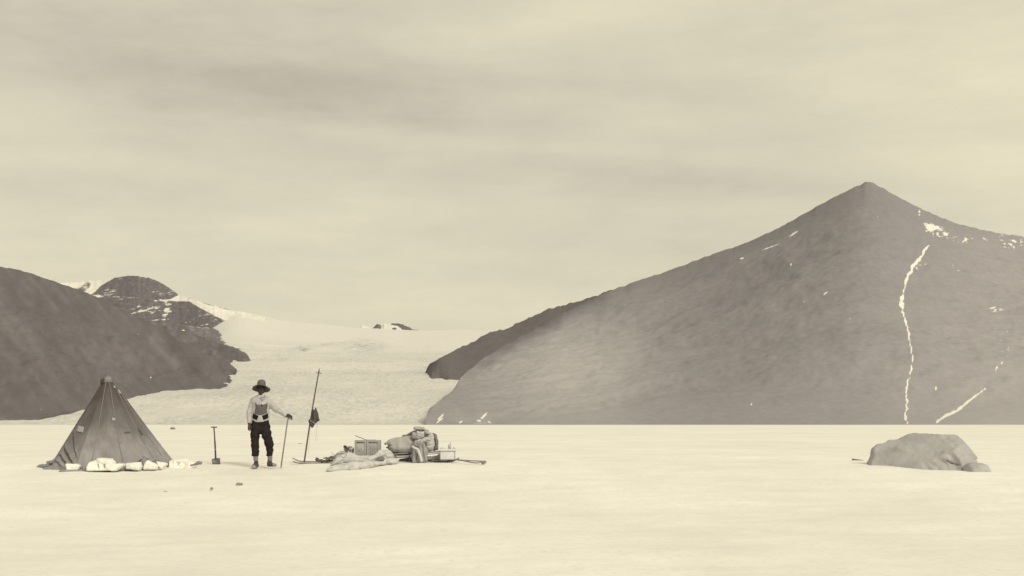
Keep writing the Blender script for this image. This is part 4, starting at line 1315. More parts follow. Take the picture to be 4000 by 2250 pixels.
    bd.limb((hx - 0.036, -0.080, 1.684), (hx + 0.036, -0.080, 1.684), 0.013, 0.013, 0.02)       # brow
    for s in (-1, 1):
        bd.ball((hx + s * 0.030, -0.100, 1.663), 0.014, 0.012, cut=True)
        bd.ball((hx + s * 0.030, -0.080, 1.663), 0.0125, 0.003)
        bd.ball((hx + s * 0.078, 0.012, 1.650), (0.010, 0.020, 0.033), 0.008)
        bd.ball((hx + s * 0.040, -0.062, 1.626), 0.022, 0.03)
    bd.limb((hx - 0.020, -0.087, 1.594), (hx + 0.020, -0.087, 1.594), 0.008, 0.008, 0.006)      # lips
    bd.limb((hx - 0.022, -0.100, 1.5995), (hx + 0.022, -0.100, 1.5995), 0.0045, 0.0045, 0.003, cut=True)
    bd.limb((hx, 0.015, 1.60), (-0.018, 0.02, 1.44), 0.056, 0.062, 0.03)
    bd.limb((-0.035, 0.0, 1.36), (-0.035, 0.0, 1.02), 0.13, 0.125, 0.05, sy=0.62)
    bd.limb((-0.15, 0.01, 1.42), (0.075, 0.01, 1.43), 0.045, 0.045, 0.06)
    bd.chain([((-0.19, 0.01, 1.41), 0.045), ((-0.278, 0.01, 1.18), 0.036), ((-0.268, -0.03, 0.94), 0.028)], 0.03)
    bd.chain([((0.105, 0.01, 1.42), 0.045), ((0.300, -0.02, 1.245), 0.032), ((0.535, -0.11, 1.112), 0.024), ((0.560, -0.122, 1.100), 0.026)], 0.012)
    bd.chain([((-0.11, 0.0, 0.95), 0.085), ((-0.150, -0.01, 0.48), 0.050), ((-0.124, 0.005, 0.06), 0.032)], 0.05)
    bd.chain([((0.05, 0.0, 0.95), 0.085), ((0.168, -0.02, 0.47), 0.050), ((0.164, 0.0, 0.06), 0.032)], 0.05)
    # hanging hand: back of the hand outwards, fingers loosely curled
    w0 = np.array([-0.266, -0.032, 0.935])
    bd.limb(w0, (-0.258, -0.040, 0.865), 0.028, 0.037, 0.02, sy=0.62)
    bd.limb((-0.272, -0.042, 0.862), (-0.228, -0.042, 0.856), 0.022, 0.021, 0.015)
    for i, (x, l, dx) in enumerate(((-0.284, 0.062, -0.08), (-0.264, 0.080, 0.0), (-0.244, 0.090, 0.14), (-0.226, 0.082, 0.24))):
        finger(bd, (x, -0.042, 0.848), (dx, -0.15, -1), l, 0.0105, (0.25, -0.10, 0.12))
    finger(bd, (-0.232, -0.058, 0.893), (0.45, -0.35, -0.9), 0.060, 0.0115, (0.0, 0.05, -0.2), 3)
    # hand on the axe head: palm over the top, fingers down the far side, thumb on the near side
    hc = mp(1133, 1623.5, -0.14)
    bd.limb((0.560, -0.122, 1.100), hc, 0.026, 0.035, 0.012)
    bd.limb(mp(1129, 1621, -0.14), mp(1140, 1627, -0.14), 0.027, 0.028, 0.015)
    for i, (px, py, l) in enumerate(((1131, 1628, 0.070), (1136, 1629.5, 0.082), (1141, 1630, 0.084), (1144.5, 1630.5, 0.072))):
        finger(bd, mp(px, py - 3, -0.150 + 0.006 * i), (0.30 - 0.05 * i, -0.62, -0.72), l, 0.0105, (-0.20, 0.55, -0.42))
    finger(bd, mp(1129, 1625, -0.128), (0.15, 0.45, -0.85), 0.062, 0.0115, (0.3, -0.2, -0.1), 3)
    put("body", bd, M_skin, t)
    # --- dark goggles
    g = Solid((hx - 0.10, -0.13, 1.62), (hx + 0.10, 0.03, 1.70), 0.004)
    for s in (-1, 1):
        g.ball((hx + s * 0.033, -0.094, 1.660), (0.027, 0.009, 0.021), 0.0)
        g.chain([((hx + s * 0.058, -0.090, 1.663), 0.004), ((hx + s * 0.080, -0.03, 1.666), 0.004), ((hx + s * 0.083, 0.01, 1.666), 0.004)], 0.002)
    g.limb((hx - 0.012, -0.104, 1.664), (hx + 0.012, -0.104, 1.664), 0.005, 0.005, 0.002)
    put("goggles", g, M_lens, t)
    # --- hat
    m = MB()
    cx, cz = -0.017, 0.0

    def brim(p, a):
        # worn tipped back: the brim rises in front and droops behind, a little at the sides too
        r = math.hypot(p[0], p[1])
        k = max(0.0, (r - 0.10) / 0.09)
        tip = 0.40 * -p[1]
        droop = -0.012 * k * abs(math.cos(a)) ** 2 + 0.004 * k * math.sin(3 * a + 1) - 0.006 * k
        return np.array([p[0] + 0.004, p[1] * 1.0 + 0.35 * max(0.0, p[2] - 1.72) - 0.01, p[2] + droop + tip * (1.0 if p[2] < 1.76 else max(0.0, (1.90 - p[2]) / 0.14))])
    prof = [(0.0, 1.884), (0.03, 1.882), (0.055, 1.873), (0.074, 1.855), (0.086, 1.828), (0.092, 1.795), (0.096, 1.755), (0.100, 1.728), (0.108, 1.716), (0.130, 1.712), (0.160, 1.706), (0.184, 1.699), (0.194, 1.693),
            (0.193, 1.689), (0.182, 1.694), (0.158, 1.701), (0.128, 1.707), (0.104, 1.711), (0.094, 1.722), (0.090, 1.755), (0.086, 1.795), (0.078, 1.828), (0.06, 1.855), (0.0, 1.872)]
    m.lathe(prof, (cx, 0.005, cz), 40, brim)
    bmesh.ops.remove_doubles(m.bm, verts=m.bm.verts[:], dist=0.0005)
    hat = put("hat", bm_mesh("hat", m.bm, True), M_hat, t)
    m = MB().lathe([(0.1015, 1.724), (0.0990, 1.750), (0.0955, 1.7505), (0.098, 1.722)], (cx, 0.005, cz), 40, brim)
    me = bm_mesh("hat_band", m.bm, True)
    me.transform(Matrix.Translation(tuple(MAN_O)))
    link("hat_band", me, M_strap, hat)


def build_ice_axe():
    g = lambda p: MAN_O + p
    top, foot = g(mp(1129, 1633, -0.135)), g(mp(1099.5, 1822, -0.05))
    t = thing("ice_axe", foot, "long wooden ice axe planted upright under the man's outstretched hand", "ice axe")
    MB().tube([top + (0.0, 0, 0.012), top * 0.6 + foot * 0.4, foot], [0.0165, 0.0155, 0.0145], 10, flat=0.8, up=(0, 1, 0)).build("shaft", M_axewood, t)
    m = MB()
    m.tube([g(mp(1109, 1630.2, -0.135)), g(mp(1116, 1629.2, -0.135)), g(mp(1124, 1629.5, -0.135)), g(mp(1129, 1630.5, -0.135))], [0.003, 0.007, 0.011, 0.014], 8, up=(0, 1, 0))
    m.build("pick", M_steel, t)
    m = MB()
    a = g(mp(1129, 1630.5, -0.135))
    m.sheet([[a + (0.0, -0.012, 0.006), a + (0.0, 0.012, 0.006)], [a + (0.03, -0.016, 0.0), a + (0.03, 0.016, 0.0)], [a + (0.06, -0.024, -0.012), a + (0.06, 0.024, -0.012)], [a + (0.085, -0.03, -0.030), a + (0.085, 0.03, -0.030)]])
    m.build("adze", M_steel, t, solid=0.007)
    m = MB().tube([top + (0, 0, 0.02), top, top * 0.96 + foot * 0.04], [0.014, 0.018, 0.0175], 10, up=(0, 1, 0))
    m.build("collar", M_whiterim, t)
    m = MB().tube([foot + (0.004, 0, 0.03), foot - (0.002, 0, 0.02), foot - (0.006, 0, 0.06)], [0.016, 0.010, 0.002], 8, up=(0, 1, 0))
    m.build("spike", M_steel, t)


# ------------------------------------------------------------------ ski pole with the flag
def build_pole_flag():
    Y = 31.6
    q = lambda px, py, dy=0.0: at(px, py, Y + dy)
    foot, head = q(1187.5, 1812), q(1245.5, 1452)
    t = thing("ski_pole", foot, "dark bamboo ski pole stuck leaning in the snow with its spiked end up", "ski pole")
    s = np.linspace(0, 1, 24)
    pts = foot[None] + (head - foot)[None] * s[:, None] + np.array([-0.012, 0, 0])[None] * np.sin(math.pi * s)[:, None]
    rad = np.interp(s, [0, 1], [0.0185, 0.0135]) * (1 + 0.06 * (np.arange(24) % 5 == 0))
    MB().tube(pts, rad, 10, up=(0, 1, 0)).build("shaft", M_bamboo, t)
    MB().tube([q(1245, 1455), q(1246.5, 1446), q(1248.5, 1437)], [0.0165, 0.012, 0.002], 10, up=(0, 1, 0)).build("spike", M_bamboo, t)
    c = q(1246, 1457)
    m = MB()
    a = np.linspace(0, 2 * math.pi, 25)
    ringp = np.stack([c[0] + 0.057 * np.cos(a), c[1] + 0.057 * np.sin(a), c[2] + 0.010 * np.sin(a) - 0.006 * np.cos(a)], -1)
    m.tube(ringp, 0.0055, 6)
    for k in (0, 6, 12, 18):
        m.tube([ringp[k], c], 0.003, 5)
    m.build("basket", M_axewood, t)
    for f in (0.62, 0.70):
        p = foot + (head - foot) * f + np.array([-0.012 * math.sin(math.pi * f), 0, 0])
        MB().tube([p - (head - foot) * 0.010, p + (head - foot) * 0.010], 0.021, 10, up=(0, 1, 0)).build("lashing", M_straw, t)
    # flag bundled round it
    fl = thing("flag", q(1222, 1665), "dark tattered flag furled and hanging from the ski pole", "flag")
    P = outline([(1221, 1597), (1228, 1599), (1230, 1604), (1233, 1593), (1236, 1592), (1241, 1612), (1249, 1643), (1241, 1645.5), (1231, 1655), (1224, 1668), (1220, 1671), (1209, 1658), (1205, 1646), (1212, 1632), (1217, 1620)], Y)
    fold = [outline([(1234, 1597), (1238, 1620), (1240, 1642)], Y), outline([(1225, 1605), (1222, 1630), (1224, 1660)], Y), outline([(1217, 1628), (1213, 1650)], Y)]
    stuffed("bunting", P, 0.055, 0.035, 0.0075, M_flag, Y - 0.012, smooth=0, amp=0.010, size=0.06, seed=3, grooves=fold, gw=0.010, gd=0.018, parent=fl, stretch=(0.5, 1, 2.0))
    MB().tube(smooth_path([q(1212, 1639, -0.07), q(1215, 1645, -0.085), q(1222, 1649, -0.085), q(1228, 1653, -0.08), q(1231, 1660, -0.07)], 5), 0.0035, 6).build("cord", M_pale, fl)
    MB().tube(smooth_path([q(1238.5, 1642, -0.02), q(1238.5, 1660, 0), q(1236.5, 1690, 0), q(1234.5, 1708, 0), q(1233, 1723, 0)], 4), 0.0028, 5, up=(0, 1, 0)).build("cord", M_rope, fl)
    MB().tube(smooth_path([q(1212, 1668, -0.02), q(1211, 1690, -0.03), q(1208, 1720, -0.03), q(1206.5, 1750, -0.03), q(1206, 1772, -0.03)], 4), 0.0028, 5, up=(0, 1, 0)).build("cord", M_rope, fl)


build_man()
build_ice_axe()
build_pole_flag()
# ------------------------------------------------------------------ sledge, its load and the gear lying about
def build_skis():
    for label, Y, pix, w_ in (("dark wooden ski lying nearer the camera, its upturned tip beside the ski pole", 31.0, [(1142.5, 1801.5), (1152, 1805.5), (1164, 1809), (1178, 1811.5), (1190, 1812.3), (1231, 1811.5), (1290, 1809), (1400, 1807), (1530, 1805)], 0.043),
                              ("dark wooden ski lying farther from the camera, its raised tip curling above the other", 31.4, [(1141.5, 1789), (1150, 1793.5), (1164, 1799.5), (1178, 1803), (1190, 1804.5), (1231, 1804), (1290, 1801.5), (1400, 1801), (1530, 1801)], 0.043)):
        n = len(pix)
        Ys = np.linspace(Y, Y + 0.5, n)
        pts = smooth_path([at(px, py, y) for (px, py), y in zip(pix, Ys)], 6)
        zmin = gz(pts[:, 1]) + 0.012
        pts[:, 2] = np.maximum(pts[:, 2], zmin)
        m = len(pts)
        s = np.linspace(0, 1, m)
        wid = np.where(s < 0.10, 0.010 + (w_ - 0.010) * np.sqrt(np.clip(s / 0.10, 0, 1)), w_)
        th = np.interp(s, [0, 0.1, 0.5, 1], [0.006, 0.012, 0.018, 0.012])
        rows_t = [[p + (0, -b, h * 0.6), p + (0, -b * 0.3, h), p + (0, b * 0.3, h), p + (0, b, h * 0.6), p + (0, b, -h * 0.6), p + (0, -b, -h * 0.6), p + (0, -b, h * 0.6)] for p, b, h in zip(pts, wid, th)]
        o = MB().sheet(rows_t)
        bmesh.ops.remove_doubles(o.bm, verts=o.bm.verts[:], dist=0.0004)
        tag(o.build("ski", M_ski, smooth=False), label, "ski", "pair of skis")


def build_sledge():
    Y = 32.3
    q = lambda px, py, dy=0.0: at(px, py, Y + dy)
    t = thing("sledge", q(1640, 1806), "low wooden sledge loaded with sacks, boxes and clothing", "sledge")
    # runners: long ash planks turned up at the leading end
    for dy, x0 in ((-0.25, 1500), (0.25, 1500)):
        zg = float(gz(Y + dy)) + 0.015
        a, b = q(x0, 1805, dy), q(1790, 1805, dy)
        pts = [np.array([x, Y + dy, zg]) for x in np.linspace(a[0], b[0] - 0.25, 12)] + [np.array([b[0] - 0.1, Y + dy, zg + 0.015]), np.array([b[0] + 0.02, Y + dy, zg + 0.07])]
        MB().sheet([[p + (0, -0.045, 0.012), p + (0, 0.045, 0.012), p + (0, 0.045, -0.012), p + (0, -0.045, -0.012), p + (0, -0.045, 0.012)] for p in pts]).build("runner", M_sledwood, t, smooth=False)
    for px in (1545, 1600, 1660, 1715):
        zg = float(gz(Y)) + 0.02
        for dy in (-0.25, 0.25):
            p = q(px, 1800, dy)
            MB().tube([(p[0], Y + dy, zg), (p[0], Y + dy, zg + 0.145)], 0.016, 8, up=(0, 1, 0)).build("upright", M_sledwood, t)
        p = q(px, 1780, 0)
        MB().tube([(p[0], Y - 0.31, zg + 0.145), (p[0], Y + 0.31, zg + 0.145)], 0.016, 8).build("crossbar", M_sledwood, t)
    # long side rails and slats, the near ones showing under the sack
    for (x0, y0), (x1, y1), dy, h in (((1512, 1776), (1608, 1768.5), -0.34, 0.011), ((1512, 1784), (1608, 1777.5), -0.31, 0.012), ((1512, 1790.5), (1606, 1784), -0.28, 0.016), ((1612, 1778), (1738, 1769.5), -0.30, 0.010),
                                      ((1612, 1771), (1740, 1761), -0.27, 0.013), ((1512, 1776), (1740, 1764), 0.1, 0.01), ((1512, 1776), (1740, 1764), 0.3, 0.012)):
        a, b = q(x0, y0, dy), q(x1, y1, dy)
        c = (a + b) / 2
        L = np.linalg.norm(b - a) / 2
        MB().box(c, (L, 0.028, h), roty=-math.atan2(b[2] - a[2], b[0] - a[0]), bevel=0.004).build("slat", M_sledwood, t)
    P = outline([(1556, 1794), (1600, 1787), (1660, 1783), (1722, 1780), (1722, 1797), (1660, 1803), (1580, 1803), (1560, 1800)], Y - 0.22)
    stuffed("deck_shade", P, 0.10, 0.03, 0.013, M_sledshade, Y - 0.10, smooth=0, parent=t)  # dark body standing in for the shade beneath the deck
    P = outline([(1669, 1783), (1724, 1776), (1724, 1796), (1669, 1797)], Y - 0.26)
    stuffed("side_board", P, 0.012, 0.02, 0.011, M_sledwood, Y - 0.29, smooth=0, parent=t)
    a, b = q(1690, 1797.5, -0.32), q(1786, 1795.5, -0.32)
    MB().box((a + b) / 2, (np.linalg.norm(b - a) / 2, 0.05, 0.012), roty=-math.atan2(b[2] - a[2], b[0] - a[0]), bevel=0.003).build("front_board", M_sledshade, t)
    for (x0, y0), (x1, y1), r in (((1757, 1797), (1745, 1806), 0.022), ((1760, 1797), (1752, 1806), 0.016), ((1768, 1797), (1764, 1805), 0.020), ((1688, 1797), (1690, 1804), 0.03)):
        MB().tube([q(x0, y0, -0.33), q(x1, y1, -0.33)], r, 8, up=(0, 1, 0)).build("peg", M_rope, t)


def soft(name, pix, Y, D, Rr, h, mat, label, cat, group=None, Y1=None, smooth=2, amp=0.012, size=0.09, seed=0, folds=(), gw=0.016, gd=0.014, stretch=(1, 1, 1)):
    o = stuffed(name, outline(pix, Y, Y1), D, Rr, h, mat, Y, Y1, smooth, amp, size, seed, [outline(f, Y if Y1 is None else (Y + Y1) / 2) for f in folds], gw, gd, None, stretch)
    return tag(o, label, cat, group)


def build_load():
    soft("ration_sack", [(1499, 1735), (1503, 1728), (1510, 1721), (1524, 1713), (1546, 1708), (1579, 1705), (1610, 1702), (1628, 1712), (1632, 1740), (1625, 1768), (1585, 1771), (1535, 1769), (1520, 1761), (1510, 1754),
                         (1503, 1748), (1507, 1743), (1511, 1742)], 32.05, 0.21, 0.17, 0.013, M_sack, "plump grey canvas sack with its tied mouth puckered, lying on the sledge", "sack", smooth=1, amp=0.014, size=0.13, seed=2,
         folds=([(1513, 1724), (1511, 1737), (1522, 1731)], [(1509, 1744), (1528, 1740)], [(1511, 1747), (1520, 1752)], [(1511, 1741), (1519, 1746)]), gw=0.016, gd=0.03)
    soft("sack_shade", [(1505, 1760), (1512, 1756), (1560, 1762), (1612, 1766), (1612, 1779), (1560, 1779), (1515, 1777)], 32.2, 0.18, 0.06, 0.014, M_sledshade, "flat dark body standing in for the shade under the big grey sack", "shade_filler", smooth=1, seed=3)  # dark body put where only shade falls below the sack
    soft("kit_bag", [(1674, 1688), (1688, 1690), (1696, 1706), (1699, 1728), (1696, 1750), (1692, 1764), (1660, 1766), (1645, 1740), (1640, 1715), (1655, 1700)], 32.15, 0.20, 0.16, 0.013, M_bag,
         "upright pale canvas kit bag at the middle of the sledge load", "bag", smooth=1, amp=0.014, size=0.12, seed=5,
         folds=([(1646, 1728), (1662, 1724), (1682, 1723)], [(1663, 1742), (1690, 1737), (1698, 1735)], [(1680, 1705), (1684, 1716)]), gw=0.012, gd=0.022)
    soft("blanket", [(1686, 1690), (1694, 1690), (1702, 1694), (1708.5, 1709), (1712, 1728), (1711, 1748), (1714, 1758), (1690, 1762), (1695, 1750), (1698, 1735), (1698, 1722), (1695, 1706)], 32.3, 0.15, 0.05, 0.012, M_strap,
         "dark curved blanket edge hanging behind the pale kit bag", "blanket", smooth=1, seed=6)
    soft("garment", [(1566, 1705), (1577, 1698), (1587, 1698.5), (1601, 1690), (1612, 1682), (1630, 1682), (1630, 1712), (1600, 1712)], 32.35, 0.16, 0.05, 0.012, M_strap,
         "dark garment tucked between the top of the grey sack and the hat", "garment", smooth=1, amp=0.010, seed=7)
    soft("flattened_hat", [(1615, 1672), (1617, 1667), (1625, 1666), (1651, 1667), (1662, 1672), (1668, 1681), (1664, 1685), (1640, 1686), (1624, 1683), (1617, 1677)], 32.05, 0.13, 0.07, 0.010, M_clothpale,
         "flattened grey cloth hat crowning the sledge load", "hat", smooth=1, amp=0.008, size=0.06, seed=8, folds=([(1620, 1679), (1640, 1681), (1665, 1679)],), gw=0.008, gd=0.02)
    soft("cloth_bundle", [(1656, 1686), (1664, 1679), (1672, 1677), (1678, 1681), (1677, 1688), (1684, 1689), (1676, 1699), (1664, 1699), (1655, 1692)], 31.95, 0.07, 0.05, 0.009, M_clothpale,
         "small pale wad of cloth on the load just beside the cloth hat", "cloth", smooth=1, amp=0.008, size=0.05, seed=9)
    c = at(1663, 1701, 31.9)
    a = np.linspace(0, 2 * math.pi, 22)
    tag(MB().tube(np.stack([c[0] + 0.062 * np.cos(a), c[1] + 0.02 * np.sin(2 * a), c[2] + 0.042 * np.sin(a) + 0.02 * np.cos(a)], -1), 0.014, 8, up=(0, 1, 0)).build("strap", M_strap),
        "dark ring of strap hooked on the load under the small pale wad", "strap")
    soft("crumpled_shirt", [(1609, 1697), (1612, 1691), (1619, 1688), (1633, 1688), (1646, 1688), (1652, 1694), (1660, 1700), (1656, 1709), (1644, 1712), (1632, 1718), (1622, 1716), (1614, 1710)], 31.85, 0.12, 0.07, 0.010, M_clothpale,
         "pale crumpled shirt spilling over the top of the grey sack", "shirt", smooth=1, amp=0.018, size=0.07, seed=10, folds=([(1615, 1705), (1628, 1703), (1645, 1698)], [(1625, 1712), (1640, 1707), (1652, 1703)], [(1618, 1694), (1630, 1696)]), gw=0.010, gd=0.022)
    soft("smock", [(1616, 1719), (1625, 1718), (1640, 1722), (1657, 1727), (1662, 1740), (1668, 1754), (1674, 1762), (1668, 1781), (1672, 1804), (1645, 1806), (1612, 1806), (1607, 1790), (1610, 1760), (1611, 1737)], 31.75, 0.06, 0.05, 0.011, M_cloth,
         "grey cotton smock hanging over the near side of the sledge", "smock", smooth=1, amp=0.014, size=0.09, seed=11, folds=([(1628, 1730), (1632, 1760), (1625, 1800)], [(1650, 1735), (1652, 1770), (1660, 1800)], [(1618, 1740), (1630, 1750)]), gw=0.014, gd=0.03, stretch=(0.6, 1, 1.6))
    soft("cloth", [(1643, 1716), (1654, 1710), (1664, 1706), (1682, 1712), (1684, 1722), (1662, 1724), (1650, 1730), (1642, 1733), (1633, 1728)], 31.8, 0.07, 0.05, 0.010, M_bag,
         "pale twisted cloth tied across the front of the kit bag", "cloth", smooth=1, amp=0.012, size=0.06, seed=12)
    tag(MB().tube(smooth_path([at(1609, 1743, 31.66), at(1618, 1749, 31.64), at(1632, 1755, 31.62), at(1637, 1768, 31.6), at(1643, 1784, 31.6), at(1648, 1804, 31.58)], 5), [0.026] * 12 + [0.032] * 7 + [0.026] * 7, 8, flat=0.5, up=(0, 1, 0)).build("scarf", M_pale),
        "pale scarf trailing down over the grey smock to the snow", "scarf")
    tag(MB().tube(smooth_path([at(1618, 1756, 31.66), at(1616, 1775, 31.64), at(1614, 1790, 31.62), at(1615, 1805, 31.6)], 5), 0.02, 8, flat=0.5, up=(0, 1, 0)).build("strap", M_sledwood),
        "short pale strap hanging from the sledge load beside the scarf", "strap")
    # pale box with a lid, a tin mug on it
    Y = 31.7
    a, b = at(1719, 1796, Y), at(1778, 1796, Y)
    w_ = (b[0] - a[0]) / 2
    zt, zb = at(0, 1754, Y)[2], a[2] + 0.004
    zl = at(0, 1762.5, Y)[2]
    cx = (a[0] + b[0]) / 2
    t = thing("stove_box", (cx, Y, zb), "small pale lidded box standing at the front end of the sledge", "box")
    MB().box((cx, Y + 0.14, (zl + zb) / 2), (w_ - 0.012, 0.13, (zl - zb) / 2), bevel=0.012).build("body", M_white, t)
    MB().box((cx, Y + 0.14, (zt + zl) / 2 + 0.003), (w_, 0.142, (zt - zl) / 2), bevel=0.012).build("lid", M_white, t)
    m = MB()
    m.box((cx, Y + 0.14, zl - 0.004), (w_ + 0.003, 0.145, 0.006), bevel=0.002)
    m.build("lip", M_whiterim, t)
    for s in (-1, 1):
        MB().box((cx + s * (w_ - 0.005), Y + 0.008, (zl + zb) / 2 - 0.003), (0.009, 0.006, (zl - zb) / 2 - 0.006), bevel=0.002).build("corner_strip", M_whiterim, t)
    for px in (1725, 1771):
        p = at(px, 1752, Y)
        MB().tube(smooth_path([p + (-0.03, 0.14, -0.012), p + (-0.012, 0.14, 0.010), p + (0.012, 0.14, 0.012), p + (0.03, 0.14, -0.012)], 4), 0.008, 8, up=(0, 1, 0)).build("handle", M_whiterim, t)
    p = at(1755.5, 1753, Y)
    k = thing("mug", p + (0, 0.1, 0), "small grey tin mug standing on the pale lidded box", "mug")
    z0 = zt + 0.006
    MB().lathe([(0.0, z0), (0.030, z0), (0.031, z0 + 0.095), (0.0285, z0 + 0.095), (0.0275, z0 + 0.006), (0, z0 + 0.006)], (p[0], Y + 0.1, 0), 20).build("cup", M_whiterim, k)
    MB().tube(smooth_path([(p[0] + 0.022, Y + 0.1, z0 + 0.09), (p[0] + 0.026, Y + 0.1, z0 + 0.125), (p[0] + 0.018, Y + 0.1, z0 + 0.135), (p[0] + 0.018, Y + 0.1, z0 + 0.1)], 4), 0.006, 6, up=(0, 1, 0)).build("handle", M_whiterim, k)
    # drag rope and its toggle
    g = lambda px, py, dy=0.0: at(px, py, 31.35 + dy)
    t = thing("drag_rope", g(1840, 1806), "stiff drag rope looped out over the snow from the front of the sledge", "rope")

    def on_snow(P):
        P = np.array(P)
        P[:, 2] = np.maximum(P[:, 2], gz(P[:, 1]) + 0.014)
        return P
    MB().tube(on_snow(smooth_path([g(1776, 1795, 0.2), g(1800, 1797), g(1830, 1799), g(1860, 1800.5), g(1884, 1802), g(1895, 1804.5)], 6)), 0.014, 8).build("strand", M_rope, t)
    MB().tube(on_snow(smooth_path([g(1778, 1796, 0.1), g(1808, 1799.5), g(1830, 1804, -0.1), g(1850, 1807.5, -0.25), g(1868, 1808, -0.3), g(1884, 1804.5, -0.15), g(1893, 1804)], 6)), 0.013, 8).build("strand", M_rope, t)
    so = Solid(g(1876, 1815, -0.2) - 0.1, g(1902, 1798, 0.1) + 0.1, 0.008)
    so.chain([(g(1882, 1810, -0.1), 0.016), (g(1889, 1808.5, -0.08), 0.030), (g(1895, 1804.5, -0.05), 0.028), (g(1890, 1801.5), 0.018)], 0.015).ripple(0.005, 0.03, 3)
    link("knot", so.mesh("knot"), M_rope, t)


LETTERS = {0: [(0, 0, 0, 1), (0, 0, 0.7, 0)], 1: [(0, 0, 0, 1), (0, 1, 0.7, 1), (0.7, 1, 0.7, 0), (0.7, 0, 0, 0)], 2: [(0, 0, 0, 1), (0, 1, 0.7, 0), (0.7, 0, 0.7, 1)], 3: [(0, 0, 0.35, 1), (0.35, 1, 0.7, 0), (0.15, 0.4, 0.55, 0.4)],
           4: [(0, 0, 0, 1), (0, 1, 0.7, 1), (0, 0.5, 0.5, 0.5), (0, 0, 0.7, 0)], 5: [(0, 1, 0.7, 1), (0.35, 1, 0.35, 0)], 6: [(0, 0, 0, 1), (0, 1, 0.6, 0.8), (0.6, 0.8, 0.6, 0.5), (0.6, 0.5, 0, 0.5), (0.3, 0.5, 0.7, 0)]}


def build_cases():
    Y = 31.55
    for k, (x0, x1, lab, marks) in enumerate(((1385.5, 1431, "weathered provision case stood on end, the one with the paler sunken panel", ((0.16, 6, 0.30), (0.36, 4, 0.48), (0.56, 7, 0.25), (0.76, 4, 0.45))),
                                              (1432.5, 1482.5, "weathered provision case stood on end beside the big sack, with darker stencilled lines", ((0.20, 6, 0.20), (0.40, 5, 0.32), (0.62, 7, 0.22), (0.80, 4, 0.36))))):
        a, b = at(x0, 1807, Y), at(x1, 1807, Y)
        zt, zb = at(0, 1719.5, Y)[2], float(gz(Y)) - 0.01
        w_, cx, cz, hz = (b[0] - a[0]) / 2, (a[0] + b[0]) / 2, (zt + zb) / 2, (zt - zb) / 2
        t = thing("provision_case", (cx, Y, zb), lab, "crate", "wooden provision cases")
        dp = 0.20
        MB().box((cx, Y + dp + 0.012, cz), (w_, dp, hz), bevel=0.004).build("body", M_case, t)
        M = M_casepanel if k == 0 else M_case
        MB().box((cx, Y + 0.009, cz - 0.02), (w_ * 0.78, 0.006, hz * 0.80), bevel=0.002).build("panel", M, t)
        ft = 0.020
        for nm, c, hf in (("batten", (cx - w_ + ft, Y + 0.002, cz), (ft, 0.012, hz)), ("batten", (cx + w_ - ft, Y + 0.002, cz), (ft, 0.012, hz)), ("batten", (cx, Y + 0.002, zt - ft), (w_ - 2 * ft - 0.001, 0.0115, ft))):
            MB().box(c, hf, bevel=0.003).build(nm, M_case, t)
        MB().box((cx, Y - 0.001, zt - 2 * ft - 0.008), (w_ * 0.70, 0.006, 0.006)).build("gap_shade_strip", M_deal_and_gap_shade, t)  # solid dark strip in place of the gap's own shadow
        # worn stencil lines that run up the standing case, too faded to read
        rnd = random.Random(5 + k)
        m = MB()
        for u, cnt, start in marks:
            cell = (0.86 - start) * 2 * hz * 0.62 / cnt
            for j in range(cnt):
                if rnd.random() < 0.08:
                    continue
                sh = LETTERS[rnd.randrange(7)]
                zz = zt - 0.075 - start * 0.3 - j * cell
                xx = cx - w_ * 0.74 + u * w_ * 1.48
                lw = cell * 0.62
                for (p0, q0, p1, q1) in sh:
                    A = np.array([xx - 0.5 * lw + q0 * lw * 1.1, Y + 0.0015, zz - p0 * lw])
                    B = np.array([xx - 0.5 * lw + q1 * lw * 1.1, Y + 0.0015, zz - p1 * lw])
                    d = (B - A) / (np.linalg.norm(B - A) + 1e-9)
                    nrm = np.array([-d[2], 0, d[0]]) * 0.0035
                    m.sheet([[A - nrm, A + nrm], [B - nrm, B + nrm]])
        m.build("stencil", M_ink, t, smooth=False)
    p = at(1431.5, 1725, Y)
    tag(MB().tube(smooth_path([at(1388, 1700.5, Y - 0.05), at(1398, 1706, Y), at(1412, 1711, Y + 0.05), at(1424, 1716, Y + 0.08), at(1436, 1718.6, Y + 0.1), at(1468, 1718.6, Y + 0.16)], 5), [0.006] + [0.016] * 25, 8, flat=0.45).build("curved_lath", M_deal_and_gap_shade),
        "thin curved lath lying across the two provision cases with one end raised", "lath")


